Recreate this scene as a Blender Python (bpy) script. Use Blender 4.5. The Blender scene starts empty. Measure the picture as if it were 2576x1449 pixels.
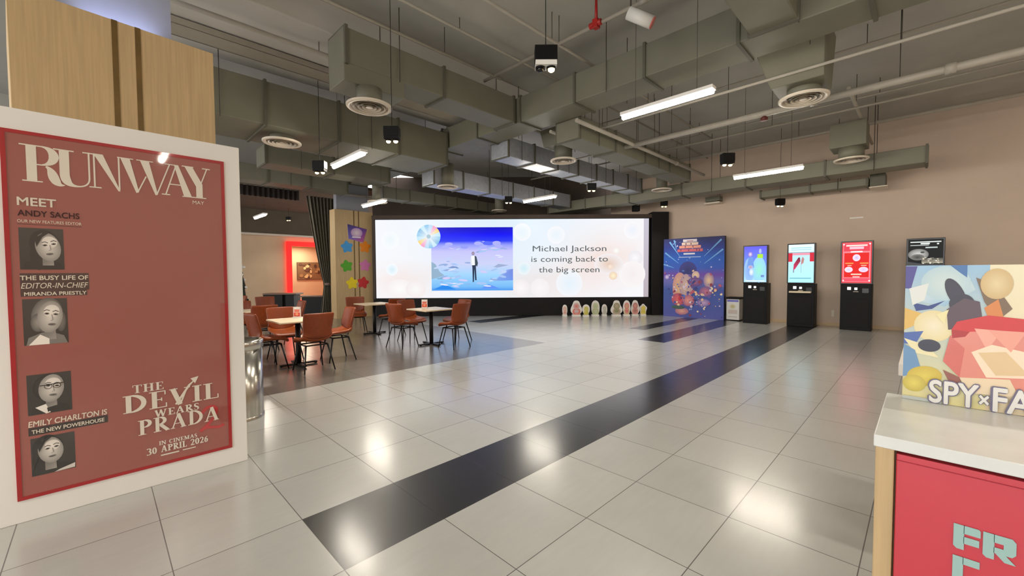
import bpy, bmesh, math, random
from mathutils import Vector, Matrix
random.seed(7)
C = bpy.context.scene.collection
PI = math.pi

# ------------------------------------------------------------------ camera, world, exposure
cam = bpy.data.cameras.new('camera'); co = bpy.data.objects.new('camera', cam); C.objects.link(co)
F, YAW, PITCH, ROLL = 1040.5, math.radians(44.97), math.radians(-2.094), math.radians(-.308)
fw = Vector((math.cos(PITCH)*math.cos(YAW), math.cos(PITCH)*math.sin(YAW), math.sin(PITCH)))
rt = Vector((math.sin(YAW), -math.cos(YAW), 0)); up = rt.cross(fw)
r2 = rt*math.cos(ROLL)+up*math.sin(ROLL); u2 = up*math.cos(ROLL)-rt*math.sin(ROLL)
co.matrix_world = Matrix(((r2.x, u2.x, -fw.x, 0), (r2.y, u2.y, -fw.y, 0), (r2.z, u2.z, -fw.z, 1.465), (0, 0, 0, 1)))
cam.sensor_fit = 'HORIZONTAL'; cam.sensor_width = 36; cam.lens = F/2576*36; cam.clip_start = .05; cam.clip_end = 200
S = bpy.context.scene; S.camera = co
S.view_settings.view_transform = 'Standard'; S.view_settings.look = 'None'
S.view_settings.exposure = 0.0; S.view_settings.gamma = 1
W = bpy.data.worlds.new('world'); S.world = W; W.use_nodes = True
bg = W.node_tree.nodes['Background']; bg.inputs[0].default_value = (1.0, .985, .97, 1); bg.inputs[1].default_value = 3.2
TUBE_E, SPOT_W, SCREEN_E = 105.0, 190.0, 1.0

# ------------------------------------------------------------------ materials
def lin(c):
    f = lambda v: v/12.92 if v <= .04045 else ((v+.055)/1.055)**2.4
    return tuple(f(v/255) for v in c)
def mat(name, rgb, rough=.6, metal=0, spec=.5, noise=0, scale=8, stretch=(1, 1, 1), bump=0, coat=0, ior=1.5, detail=3):
    m = bpy.data.materials.new(name); m.use_nodes = True; t = m.node_tree; b = t.nodes['Principled BSDF']
    c = lin(rgb); b.inputs['Base Color'].default_value = (*c, 1); b.inputs['Roughness'].default_value = rough
    b.inputs['Metallic'].default_value = metal; b.inputs['Specular IOR Level'].default_value = spec; b.inputs['IOR'].default_value = ior
    if coat: b.inputs['Coat Weight'].default_value = coat; b.inputs['Coat Roughness'].default_value = .04; b.inputs['Coat IOR'].default_value = ior
    if noise or bump:
        tc = t.nodes.new('ShaderNodeTexCoord'); mp = t.nodes.new('ShaderNodeMapping'); mp.inputs['Scale'].default_value = stretch
        n = t.nodes.new('ShaderNodeTexNoise'); n.inputs['Scale'].default_value = scale; n.inputs['Detail'].default_value = detail
        t.links.new(tc.outputs['Object'], mp.inputs[0]); t.links.new(mp.outputs[0], n.inputs['Vector'])
        if noise:
            r = t.nodes.new('ShaderNodeValToRGB'); r.color_ramp.elements[0].position = .3; r.color_ramp.elements[1].position = .7
            r.color_ramp.elements[0].color = (*[v*(1-noise) for v in c], 1); r.color_ramp.elements[1].color = (*[min(1, v*(1+noise)) for v in c], 1)
            t.links.new(n.outputs[0], r.inputs[0]); t.links.new(r.outputs[0], b.inputs['Base Color'])
        if bump:
            bp = t.nodes.new('ShaderNodeBump'); bp.inputs['Strength'].default_value = bump; bp.inputs['Distance'].default_value = .02
            t.links.new(n.outputs[0], bp.inputs['Height']); t.links.new(bp.outputs[0], b.inputs['Normal'])
    return m
def emis(name, rgb, e):
    m = bpy.data.materials.new(name); m.use_nodes = True; b = m.node_tree.nodes['Principled BSDF']
    b.inputs['Base Color'].default_value = (*lin(rgb), 1); b.inputs['Emission Color'].default_value = (*lin(rgb), 1); b.inputs['Emission Strength'].default_value = e
    b.inputs['Roughness'].default_value = .4
    return m
def printed(name, rough=.5, coat=0, e=0, ior=1.5):
    """printed or displayed artwork: colour read from the mesh's colour attribute, with a fine print grain"""
    m = bpy.data.materials.new(name); m.use_nodes = True; t = m.node_tree; b = t.nodes['Principled BSDF']
    a = t.nodes.new('ShaderNodeVertexColor'); a.layer_name = 'Col'
    if e:
        b.inputs['Specular IOR Level'].default_value = .12; b.inputs['Base Color'].default_value = (.005, .005, .005, 1); b.inputs['Emission Strength'].default_value = e
        t.links.new(a.outputs[0], b.inputs['Emission Color'])
    else: t.links.new(a.outputs[0], b.inputs['Base Color'])
    b.inputs['Roughness'].default_value = rough
    if coat: b.inputs['Coat Weight'].default_value = coat; b.inputs['Coat Roughness'].default_value = .03; b.inputs['Coat IOR'].default_value = ior
    return m
def tiles(name, rgb, grout, rough, var):
    m = bpy.data.materials.new(name); m.use_nodes = True; t = m.node_tree; b = t.nodes['Principled BSDF']; b.inputs['IOR'].default_value = 1.5; b.inputs['Coat Weight'].default_value = .8; b.inputs['Coat Roughness'].default_value = .19; b.inputs['Coat IOR'].default_value = 1.62; N = t.nodes.new; L = t.links.new
    tc = N('ShaderNodeTexCoord'); sp = N('ShaderNodeSeparateXYZ'); L(tc.outputs['Object'], sp.inputs[0])
    def math_(op, a, bb=None):
        n = N('ShaderNodeMath'); n.operation = op
        for i, v in enumerate((a, bb)):
            if v is None: continue
            if isinstance(v, (int, float)): n.inputs[i].default_value = v
            else: L(v, n.inputs[i])
        return n.outputs[0]
    d = []; ids = []
    for k, off in ((0, .22), (1, .2)):
        s = math_('DIVIDE', math_('SUBTRACT', sp.outputs[k], off), .6); f = math_('FRACT', s); ids.append(math_('FLOOR', s))
        d.append(math_('MINIMUM', f, math_('SUBTRACT', 1.0, f)))
    e = math_('MINIMUM', d[0], d[1]); g = math_('LESS_THAN', e, .0042)
    cb = N('ShaderNodeCombineXYZ'); L(ids[0], cb.inputs[0]); L(ids[1], cb.inputs[1])
    wn = N('ShaderNodeTexWhiteNoise'); L(cb.outputs[0], wn.inputs['Vector'])
    ns = N('ShaderNodeTexNoise'); ns.inputs['Scale'].default_value = 3.5; ns.inputs['Detail'].default_value = 5; L(tc.outputs['Object'], ns.inputs['Vector'])
    ns2 = N('ShaderNodeTexNoise'); ns2.inputs['Scale'].default_value = 2; mp = N('ShaderNodeMapping'); mp.inputs['Scale'].default_value = (2, 14, 1)
    L(tc.outputs['Object'], mp.inputs[0]); L(mp.outputs[0], ns2.inputs['Vector'])
    v = math_('ADD', math_('MULTIPLY', wn.outputs[0], var), math_('ADD', math_('MULTIPLY', ns.outputs[0], var*1.2), math_('MULTIPLY', ns2.outputs[0], var)))
    v = math_('ADD', v, 1-var*1.6)
    c = N('ShaderNodeMix'); c.data_type = 'RGBA'; c.blend_type = 'MULTIPLY'; c.inputs[0].default_value = 1; c.inputs[6].default_value = (*lin(rgb), 1)
    cc = N('ShaderNodeCombineColor'); [L(v, cc.inputs[i]) for i in range(3)]; L(cc.outputs[0], c.inputs[7])
    x = N('ShaderNodeMix'); x.data_type = 'RGBA'; L(g, x.inputs[0]); L(c.outputs[2], x.inputs[6]); x.inputs[7].default_value = (*lin(grout), 1)
    L(x.outputs[2], b.inputs['Base Color'])
    L(math_('ADD', math_('MULTIPLY', g, .5), math_('ADD', rough-.03, math_('MULTIPLY', ns.outputs[0], .06))), b.inputs['Roughness'])
    bp = N('ShaderNodeBump'); bp.inputs['Strength'].default_value = .25; bp.inputs['Distance'].default_value = .002; L(math_('SUBTRACT', 1.0, g), bp.inputs['Height']); L(bp.outputs[0], b.inputs['Normal'])
    return m

M = dict(
    floor_light=tiles('greige floor tile', (174, 174, 169), (94, 91, 87), .36, .1),
    floor_dark=tiles('black floor tile', (16, 15, 20), (46, 45, 48), .34, .12),
    floor_grey=tiles('dark grey floor tile', (100, 95, 90), (80, 76, 72), .34, .1),
    wall=mat('beige wall paint', (203, 183, 165), .75, noise=.03, scale=2),
    wallwarm=mat('warm beige wall paint', (205, 178, 145), .75, noise=.04, scale=2),
    soffit=mat('dark brown painted wall', (74, 62, 54), .8, noise=.1, scale=2),
    slab=mat('grey concrete slab', (176, 174, 166), .85, noise=.07, scale=1.3, bump=.1),
    slabdark=mat('dark painted ceiling', (92, 80, 64), .9, noise=.1, scale=1.5),
    duct=mat('grey painted ducting', (116, 114, 98), .55, noise=.05, scale=3, bump=.05),
    ductdark=mat('dark grey ducting seam', (90, 88, 74), .6, noise=.05),  # flanges, vent collar and fan casing, a darker grey than the ducts
    foil=mat('silver foil insulation', (170, 174, 182), .4, metal=.35, noise=.1, scale=12, bump=.3),
    pipe=mat('grey painted pipe', (165, 158, 145), .5, noise=.04),
    rod=mat('dark steel rod', (70, 66, 58), .5, metal=.5, noise=.05),
    concrete=mat('grey column paint', (150, 152, 160), .8, noise=.05, scale=3),
    wood=mat('pale wood laminate', (198, 170, 126), .5, noise=.1, scale=4, stretch=(14, 14, .5)),
    woodline=mat('dark gold inlay', (112, 86, 40), .45, noise=.2, scale=6),
    white=mat('white painted board', (238, 234, 228), .5, noise=.015, scale=3),
    whitegloss=mat('white plastic', (232, 230, 224), .35, noise=.01),
    cream=mat('cream plastic', (216, 204, 186), .45, noise=.02),
    red=mat('red painted metal', (170, 28, 24), .4, noise=.05),
    redborder=mat('crimson poster border', (168, 30, 36), .35, noise=.06, coat=.6),
    black=mat('black powder coat', (13, 12, 13), .5, spec=.2, noise=.15, scale=20),
    blackgloss=mat('black gloss plastic', (16, 15, 16), .2, noise=.1),
    darkpanel=mat('charcoal panel', (26, 24, 25), .6, spec=.2, noise=.12, scale=3),
    leather=mat('tan brown leather', (130, 55, 14), .45, noise=.1, scale=30, bump=.08),
    leatherdark=mat('tan brown leather seat', (144, 66, 20), .42, noise=.1, scale=30, bump=.08),
    legs=mat('black steel', (26, 24, 24), .4, metal=.4, noise=.1),
    tabletop=mat('cream laminate table top', (234, 216, 184), .3, noise=.04, scale=5, stretch=(1, 9, 1)),
    steel=mat('brushed stainless steel', (190, 186, 178), .22, metal=1, noise=.05, scale=30, stretch=(1, 1, .05)),
    marble=mat('white veined marble', (226, 228, 224), .28, noise=.06, scale=7, detail=8),
    pink=mat('coral pink panel', (204, 58, 72), .25, noise=.03, scale=2, coat=.4),
    aqua=mat('pale aqua lettering', (160, 196, 190), .4, noise=.02),
    curtain=mat('dark grey curtain cloth', (104, 99, 86), .9, noise=.12, scale=20),
    green=mat('dark green needles', (40, 46, 36), .8, noise=.3, scale=20),
    walnut=mat('dark walnut veneer', (92, 66, 46), .45, noise=.15, scale=5, stretch=(1, 1, 8)),
    ink=mat('dark lettering ink', (70, 84, 92), .5, noise=.02),
    cream_ink=mat('cream lettering ink', (228, 216, 198), .4, noise=.02),
    darkred_ink=mat('dark maroon lettering ink', (60, 22, 24), .4, noise=.05),
    grey_ink=mat('grey outline ink', (120, 116, 140), .5, noise=.03),
    print=printed('glossy poster print', .35, 1, 0, 1.85), matte=printed('matte print', .55),
    screen=printed('lit display picture', .3, 0, SCREEN_E), kiosk=printed('lit kiosk picture', .25, 0, 1.2),
    tube=emis('warm white light tube', (255, 245, 228), TUBE_E), bulb=emis('warm spot bulb', (255, 222, 150), 14),
    neon=emis('red light strip', (255, 22, 20), 2.6), downlight=emis('niche ceiling light', (255, 225, 150), 8),
    icon=emis('lit white button', (255, 255, 255), 1.2),
)

# ------------------------------------------------------------------ builders
OFF = {}
def tag(o, label, cat, group=None):
    o['label'] = label; o['category'] = cat
    if group: o['group'] = group
    return o
def thing(name, label, cat, loc=(0, 0, 0), rz=0, group=None):
    o = bpy.data.objects.new(name, None); C.objects.link(o); o.location = loc; o.rotation_euler = (0, 0, rz); o.empty_display_size = .1
    OFF[o.name] = Vector(loc) if rz == 0 else Vector((0, 0, 0)); return tag(o, label, cat, group)
def struct(o): o['kind'] = 'structure'; return o

class MB:
    """collects shapes into one mesh (world coordinates; local ones under a rotated thing)"""
    def __init__(s): s.b = bmesh.new(); s.mi = 0
    def mark(s, fs):
        for f in fs: f.material_index = s.mi
        return s
    def box(s, x0, x1, y0, y1, z0, z1):
        r = bmesh.ops.create_cube(s.b, size=1); vs = r['verts']
        for v in vs: v.co = Vector(((x0+x1)/2+v.co.x*(x1-x0), (y0+y1)/2+v.co.y*(y1-y0), (z0+z1)/2+v.co.z*(z1-z0)))
        return s.mark({f for v in vs for f in v.link_faces})
    def obox(s, c, u, v, w, lu, lv, lw):
        """box centred at c with edge vectors u,v,w of full lengths lu,lv,lw"""
        r = bmesh.ops.create_cube(s.b, size=1); c, u, v, w = map(Vector, (c, u, v, w)); vs = r['verts']
        for q in vs: q.co = c+u*(q.co.x*lu)+v*(q.co.y*lv)+w*(q.co.z*lw)
        return s.mark({f for q in vs for f in q.link_faces})
    def tube(s, pts, r, n=10, r1=None, cap=True):
        pts = [Vector(p) for p in pts]; rings = []
        for i, p in enumerate(pts):
            d = (pts[min(i+1, len(pts)-1)]-pts[max(i-1, 0)]).normalized()
            a = d.cross(Vector((0, 0, 1)) if abs(d.z) < .95 else Vector((1, 0, 0))).normalized(); b = d.cross(a)
            rr = r if r1 is None else r+(r1-r)*i/(len(pts)-1)
            rings.append([s.b.verts.new(p+a*(rr*math.cos(2*PI*k/n))+b*(rr*math.sin(2*PI*k/n))) for k in range(n)])
        fs = []
        for A, B in zip(rings, rings[1:]):
            for k in range(n):
                f = s.b.faces.new((A[k], A[(k+1) % n], B[(k+1) % n], B[k])); f.smooth = True; fs.append(f)
        if cap: fs += [s.b.faces.new(rings[0][::-1]), s.b.faces.new(rings[-1])]
        return s.mark(fs)
    def lathe(s, c, prof, n=32, smooth=True):
        c = Vector(c); rings = [[s.b.verts.new(c+Vector((r*math.cos(2*PI*k/n), r*math.sin(2*PI*k/n), z))) for k in range(n)] if r > 1e-6 else [s.b.verts.new(c+Vector((0, 0, z)))] for r, z in prof]
        fs = []
        for A, B in zip(rings, rings[1:]):
            for k in range(n):
                j = (k+1) % n
                if len(A) == 1 and len(B) == 1: continue
                q = (A[0], B[j], B[k]) if len(A) == 1 else ((A[k], A[j], B[0]) if len(B) == 1 else (A[k], A[j], B[j], B[k]))
                f = s.b.faces.new(q); f.smooth = smooth; fs.append(f)
        return s.mark(fs)
    def prism(s, pts, ext):
        pts = [Vector(p) for p in pts]; ext = Vector(ext)
        a = [s.b.verts.new(p) for p in pts]; b = [s.b.verts.new(p+ext) for p in pts]; n = len(a)
        fs = [s.b.faces.new(a), s.b.faces.new(b[::-1])]+[s.b.faces.new((a[i], b[i], b[(i+1) % n], a[(i+1) % n])) for i in range(n)]
        return s.mark(fs)
    def hull(s, A, B):
        """frustum between two quads of corners"""
        a = [s.b.verts.new(p) for p in A]; b = [s.b.verts.new(p) for p in B]
        fs = [s.b.faces.new(a), s.b.faces.new(b[::-1])]+[s.b.faces.new((a[i], b[i], b[(i+1) % 4], a[(i+1) % 4])) for i in range(4)]
        return s.mark(fs)
    def grid(s, rows, smooth=True):
        R = [[s.b.verts.new(p) for p in r] for r in rows]; fs = []
        for A, B in zip(R, R[1:]):
            for i in range(len(A)-1):
                f = s.b.faces.new((A[i], A[i+1], B[i+1], B[i])); f.smooth = smooth; fs.append(f)
        return s.mark(fs)
    def build(s, name, mats, parent=None, bevel=0, recalc=True):
        if recalc: bmesh.ops.recalc_face_normals(s.b, faces=s.b.faces)
        me = bpy.data.meshes.new(name); o = bpy.data.objects.new(name, me); C.objects.link(o)
        if parent:
            off = OFF[parent.name]; OFF[o.name] = off; o.parent = parent
        else:
            vs = [v.co for v in s.b.verts]
            off = Vector(((min(v.x for v in vs)+max(v.x for v in vs))/2, (min(v.y for v in vs)+max(v.y for v in vs))/2, min(v.z for v in vs)))
            if name.startswith('floor'): off = Vector((0, 0, 0))
            o.location = off; OFF[o.name] = off
        for v in s.b.verts: v.co -= off
        s.b.to_mesh(me); s.b.free()
        for m in (mats if isinstance(mats, (list, tuple)) else [mats]): me.materials.append(m)
        if bevel:
            md = o.modifiers.new('edge', 'BEVEL'); md.width = bevel; md.segments = 2; md.limit_method = 'ANGLE'
        return o

class Art:
    """flat artwork on a plane: layered coloured polygons, layer step dn towards the viewer"""
    def __init__(s, o, u, v, n, dn=.0005): s.o, s.u, s.v, s.n, s.dn, s.d = Vector(o), Vector(u), Vector(v), Vector(n), dn, dn; s.F = []
    def up(s): s.d += s.dn; return s
    def P(s, x, y): return s.o+s.u*x+s.v*y+s.n*s.d
    def poly(s, pts, col, step=True):
        if step: s.d += s.dn*.2
        cols = [lin(c) for c in col] if isinstance(col[0], (tuple, list)) else [lin(col)]*len(pts)
        s.F.append(([s.P(*p) for p in pts], cols)); return s
    def rect(s, x0, y0, x1, y1, c, top=None):
        return s.poly([(x0, y0), (x1, y0), (x1, y1), (x0, y1)], [c, c, top or c, top or c])
    def ell(s, cx, cy, rx, ry, c, edge=None, rot=0, n=24, a0=0, a1=2*PI):
        p = []
        for k in range(n+1):
            a = a0+(a1-a0)*k/n; x, y = rx*math.cos(a), ry*math.sin(a); p.append((cx+x*math.cos(rot)-y*math.sin(rot), cy+x*math.sin(rot)+y*math.cos(rot)))
        s.d += s.dn*.2
        for k in range(n): s.poly([(cx, cy), p[k], p[k+1]], [c, edge or c, edge or c], False)
        return s
    def line(s, pts, w, c):
        """ribbon along pts; w one width or one per point"""
        n = len(pts); L = []
        for i, p in enumerate(pts):
            a = Vector(pts[max(i-1, 0)]); b = Vector(pts[min(i+1, n-1)]); d = (b-a); d = d.normalized() if d.length else Vector((1, 0)); q = Vector((-d.y, d.x))
            ww = (w[i] if isinstance(w, (list, tuple)) else w)/2; L.append((Vector(p)+q*ww, Vector(p)-q*ww))
        s.d += s.dn*.2
        for (a, b), (c2, d) in zip(L, L[1:]): s.poly([tuple(a), tuple(b), tuple(d), tuple(c2)], c, False)
        return s
    def build(s, name, m, parent):
        me = bpy.data.meshes.new(name); off = OFF[parent.name] if parent else Vector((0, 0, 0))
        vs, fs, cs = [], [], []
        for pts, cols in s.F:
            nn = (pts[1]-pts[0]).cross(pts[2]-pts[0])
            if nn.dot(s.n) < 0: pts, cols = pts[::-1], cols[::-1]
            fs.append(list(range(len(vs), len(vs)+len(pts)))); vs += [p-off for p in pts]; cs += cols
        me.from_pydata(vs, [], fs); at = me.color_attributes.new('Col', 'FLOAT_COLOR', 'CORNER')
        for i, c in enumerate(cs): at.data[i].color = (*c, 1)
        o = bpy.data.objects.new(name, me); C.objects.link(o); me.materials.append(m); o.parent = parent; OFF[o.name] = off; return o

def text(body, pos, u, v, h, width, m, parent, bold=0, name='lettering', align='CENTER', n_off=.001, shear=0):
    """one line of sans lettering: cap height h, fitted to width, baseline at pos (centre)"""
    cu = bpy.data.curves.new(name, 'FONT'); cu.body = body; cu.align_x = align; cu.size = 1; cu.shear = shear; cu.resolution_u = 4
    o = bpy.data.objects.new(name, cu); C.objects.link(o); cu.materials.append(m)
    bpy.context.view_layer.update()
    me = bpy.data.meshes.new_from_object(o.evaluated_get(bpy.context.evaluated_depsgraph_get())); w = o.dimensions.x or 1; k = h/.73
    if bold:   # heavier stroke: the same letters again, nudged round a small circle and stacked a hair apart
        bm = bmesh.new(); bm.from_mesh(me); geo = bm.verts[:]+bm.edges[:]+bm.faces[:]
        for i in range(8):
            d = bmesh.ops.duplicate(bm, geom=geo); th = 2*PI*i/8
            for q in d['geom']:
                if isinstance(q, bmesh.types.BMVert): q.co += Vector((bold*math.cos(th), bold*math.sin(th), -.00006*(i+1)))
        bm.to_mesh(me); bm.free()
    bpy.data.objects.remove(o); bpy.data.curves.remove(cu); o = bpy.data.objects.new(name, me); C.objects.link(o)
    u, v = Vector(u), Vector(v); n = u.cross(v); sx = width/w
    p = Vector(pos)+n*n_off-(OFF[parent.name] if parent else Vector((0, 0, 0)))
    o.parent = parent
    o.matrix_local = Matrix(((u.x*sx, v.x*k, n.x, p.x), (u.y*sx, v.y*k, n.y, p.y), (u.z*sx, v.z*k, n.z, p.z), (0, 0, 0, 1)))
    OFF[o.name] = OFF[parent.name] if parent else Vector((0, 0, 0)); return o

def serif(a, s, x0, x1, z0, z1, col, t=.17, h=.05, gap=.1):
    """roman capitals drawn stroke by stroke into artwork a, fitted to the box"""
    wid = dict(zip('ABCDEHILMNPRSTUVWY 0236-', [.86, .7, .78, .86, .68, .9, .36, .66, 1.1, .92, .68, .8, .58, .74, .88, .86, 1.2, .84, .4, .66, .58, .56, .6, .3]))
    tot = sum(wid[c] for c in s)+gap*(len(s)-1); k = (x1-x0)/tot; H = z1-z0; x = x0
    def R(ax, ay, bx, by): a.rect(x+ax*k, z0+ay*H, x+bx*k, z0+by*H, col)
    def L(pts, w): a.line([(x+p*k, z0+q*H) for p, q in pts], [v*k for v in w] if isinstance(w, list) else w*k, col)
    def stem(c, w=t, s_=.1, lo=0, hi=1, b=True, tp=True):
        R(c-w/2, lo, c+w/2, hi)
        if b: R(c-w/2-s_, lo, c+w/2+s_, lo+h)
        if tp: R(c-w/2-s_, hi-h, c+w/2+s_, hi)
    def bowl(cx, cy, rx, ry, a0=-PI/2, a1=PI/2, n=12):
        pts, w = [], []
        for i in range(n+1):
            th = a0+(a1-a0)*i/n; pts.append((cx+rx*math.cos(th), cy+ry*math.sin(th))); w.append(h+(t-h)*abs(math.cos(th)))
        L(pts, w)
    for c in s:
        W_ = wid[c]
        if c == 'I': stem(W_/2)
        elif c in 'EL':
            stem(.2); R(.2, 0, W_, h); R(W_-h, 0, W_, .26)
            if c == 'E': R(.2, 1-h, W_-.04, 1); R(W_-.04-h, .76, W_-.04, 1); R(.2, .5-h/2, W_-.18, .5+h/2); R(W_-.18-h, .4, W_-.18, .6)
        elif c == 'T': stem(W_/2, tp=False); R(0, 1-h, W_, 1); R(0, .74, h, 1); R(W_-h, .74, W_, 1)
        elif c == 'H': stem(.2); stem(W_-.2); R(.2, .5-h/2, W_-.2, .5+h/2)
        elif c == 'D': stem(.2); bowl(.25, .5, W_-.25-t/2, .5-h/2)
        elif c in 'PRB':
            stem(.2); bowl(.3, .74, W_-.38-(.12 if c == 'R' else 0), .26-h/2); R(.2, .48, .3, .48+h); R(.2, 1-h, .3, 1)
            if c == 'R': L([(.36, .48), (W_-.06, .02)], t); R(W_-.16, 0, W_+.06, h)
            if c == 'B': bowl(.3, .25, W_-.36, .25-h/2)
        elif c == 'V': L([(.14, 1), (W_/2, 0)], t); L([(W_-.12, 1), (W_/2, 0)], h*1.5); R(0, 1-h, .34, 1); R(W_-.26, 1-h, W_, 1)
        elif c == 'A': L([(.1, 0), (W_/2, 1)], h*1.5); L([(W_/2, 1), (W_-.14, 0)], t); R(0, 0, .24, h); R(W_-.32, 0, W_, h); R(.26, .3, W_-.26, .3+h)
        elif c == 'W':
            for q in (0, .46): L([(.12+q, 1), (.36+q, 0)], t); L([(.36+q, 0), (.6+q, 1)], h*1.5)
            R(0, 1-h, .28, 1); R(.92, 1-h, W_, 1)
        elif c == 'Y': stem(W_/2, hi=.5, tp=False); L([(.12, 1), (W_/2, .45)], t); L([(W_-.12, 1), (W_/2, .45)], h*1.5); R(0, 1-h, .3, 1); R(W_-.26, 1-h, W_, 1)
        elif c == 'N': stem(.14, h*1.5); stem(W_-.14, h*1.5, b=False); L([(.16, 1), (W_-.14, 0)], t)
        elif c == 'M': stem(.14, h*1.5); stem(W_-.2); L([(.16, 1), (W_/2, .05)], t); L([(W_/2, .05), (W_-.24, 1)], h*1.5)
        elif c == 'C': bowl(W_/2+.02, .5, W_/2-t/2, .5-h/2, PI*.25, PI*1.75); R(W_-.08, .66, W_-.03, .95)
        elif c == '0': bowl(W_/2, .5, W_/2-t/2, .5-h/2, 0, 2*PI, 24)
        elif c == 'S':
            L([(W_-.06, .8), (W_*.75, .95), (W_*.45, .975), (.12, .86), (.12, .66), (W_*.4, .54), (W_-.14, .4), (W_-.1, .18), (W_*.6, .03), (W_*.3, .03), (.04, .24)], [h, h*1.2, h*1.3, t*.8, t, t*1.1, t, t*.8, h*1.3, h*1.2, h])
        elif c == '2': L([(.04, .74), (.14, .94), (W_*.55, .97), (W_-.08, .76), (W_-.16, .5), (.06, .06)], [t*.7, h*1.5, h*1.5, t, t*.9, h]); R(.02, 0, W_, t*.7)
        elif c == '3': bowl(.18, .75, W_-.3, .23, -PI/2, PI*.8); bowl(.18, .27, W_-.26, .25, -PI*.8, PI/2)
        elif c == '6': bowl(W_/2, .3, W_/2-t/2, .28, 0, 2*PI, 20); L([(W_-.1, .96), (.2, .72), (t/2, .32)], [h, t*.8, t])
        x += (W_+gap)*k

# ------------------------------------------------------------------ room shell
WX = 13.85
b = MB()
def cells(mb, xs, ys, dark, grey):
    for x0, x1 in zip(xs, xs[1:]):
        for y0, y1 in zip(ys, ys[1:]):
            cx, cy = (x0+x1)/2, (y0+y1)/2
            mb.mi = 1 if dark(cx, cy) else (2 if grey(cx, cy) else 0)
            v = [mb.b.verts.new(p) for p in ((x0, y0, 0), (x1, y0, 0), (x1, y1, 0), (x0, y1, 0))]
            mb.mark([mb.b.faces.new(v)])
def isdark(x, y):
    return (.82 < x and 2.0 < y < 2.6) or (x > 8.25 and 3.8 < y < 4.4) or (x > 9.75 and 5.0 < y < 5.45) or (7.9 < x < 11.6 and 9.2 < y < 9.8)
def isgrey(x, y): return x < 6.58 and y > 5.6
cells(b, [-8, .82, 6.58, 7.9, 8.25, 9.75, 11.6, WX], [-4.6, 2.0, 2.6, 3.8, 4.4, 5.0, 5.45, 5.6, 9.2, 9.8, 28], isdark, isgrey)
struct(b.build('floor', [M['floor_light'], M['floor_dark'], M['floor_grey']]))
CZ = 5.2
struct(MB().box(-8, WX, -4.6, 14.2, CZ, CZ+.1).build('ceiling', M['slab']))
struct(MB().box(-8, WX, 14.2, 28, 4.45, 4.55).build('ceiling_hall', M['slabdark']))
w = MB(); w.box(WX, WX+.2, -4.6, 8.5, 0, 4.37); struct(w.build('wall_right', M['wall']))
struct(MB().box(WX+.012, WX+.2, -4.6, 8.5, 4.37, CZ).build('wall_right_upper', M['wall']))
struct(MB().box(WX-.02, WX, -4.6, 4.2, 0, .09).build('baseboard_right', M['wallwarm'], bevel=.004))
struct(MB().box(-8, WX, -4.8, -4.6, 0, CZ).build('wall_front', M['wall']))
# dark wall behind the display wall, running across the corner
n1 = Vector((.7071, .7071, 0)); uS = Vector((.7066, -.7076, 0))
SL = Vector((6.714, 13.269, 0)); SLEN = 9.31
mid = SL+uS*(SLEN/2)+n1*2.2
struct(MB().obox(mid+Vector((0, 0, 2.6)), uS, n1, (0, 0, 1), SLEN+1.6, .1, 5.2).build('wall_back', M['soffit']))
# far hall wall with its red lit doorway
w = MB()
w.box(-8, 6.6, 22, 22.2, 0, 4.45); w.box(9.4, WX, 22, 22.2, 0, 4.45); w.box(6.6, 9.4, 22, 22.2, 2.95, 4.45); w.box(6.6, 9.4, 22, 22.2, 0, .02)
struct(w.build('wall_hall', M['wallwarm']))
w = MB(); w.box(5.6, 10.4, 24, 24.1, 0, 3.2); w.box(5.6, 6.6, 22.2, 24, 0, 3.2); w.box(9.4, 10.4, 22.2, 24, 0, 3.2); w.box(5.6, 10.4, 22.2, 24, 2.95, 3.05)
struct(w.build('wall_niche', M['wallwarm']))
struct(MB().box(-8, WX, 21.75, 22, 3.36, 4.45).build('wall_hall_soffit', M['slabdark']))
struct(MB().box(-2, 9.5, 21.7, 21.99, 3.27, 3.36).build('trim_1', M['cream']))

# ------------------------------------------------------------------ lamps
def tube_lamp(x, y0, y1, z, label):
    t = thing('linear_pendant_light', label, 'ceiling light', (x, (y0+y1)/2, z), 0, 'hanging tube lights')
    MB().box(x-.06, x+.06, y0, y1, z+.04, z+.08).build('housing', M['white'], t)
    MB().tube([(x, y0+.01, z+.02), (x, y1-.01, z+.02)], .032, 12).build('light_tube', M['tube'], t)
    for y in (y0+.2, y1-.2): MB().tube([(x, y, z+.085), (x, y, CZ if y < 14.2 else 4.45)], .003, 6).build('suspension_wire', M['rod'], t)
for a in ((5.15, 1.79, 2.99, 3.56, 'large bright tube light hanging under the big duct, nearest of the tubes'),
          (3.04, 6.33, 7.53, 3.35, 'glowing tube light hanging in front of the wide low duct above the dining tables'),
          (9.37, 1.65, 2.85, 3.38, 'tube light hanging near the beige wall above the kiosks'),
          (8.55, 6.9, 8.05, 3.44, 'tube light hanging just in front of the top of the video wall'),
          (5.14, 9.61, 10.81, 3.26, 'tube light beside the grey head of the far wooden column'),
          (3.73, 14.5, 15.7, 3.29, 'short looking tube light in the dim hall past the curtain'),
          (0.9, -2.6, -1.4, 3.56, 'unseen tube light added behind the viewpoint near the front wall'),  # from here on out of view, added along the lamp grid to light the room
          (5.15, -3.2, -2.0, 3.56, 'unseen tube light added over the far end of the counter'),
          (9.37, -3.0, -1.8, 3.45, 'unseen tube light added near the wall past the counter'),
          (-3.5, 2.0, 3.2, 3.56, 'unseen tube light added in the open concourse'),
          (2.9, -1.7, -.5, 3.56, 'unseen tube light added to brighten the marble counter')): tube_lamp(*a)  # unseen lamp added to brighten the counter and the floor near it

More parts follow.
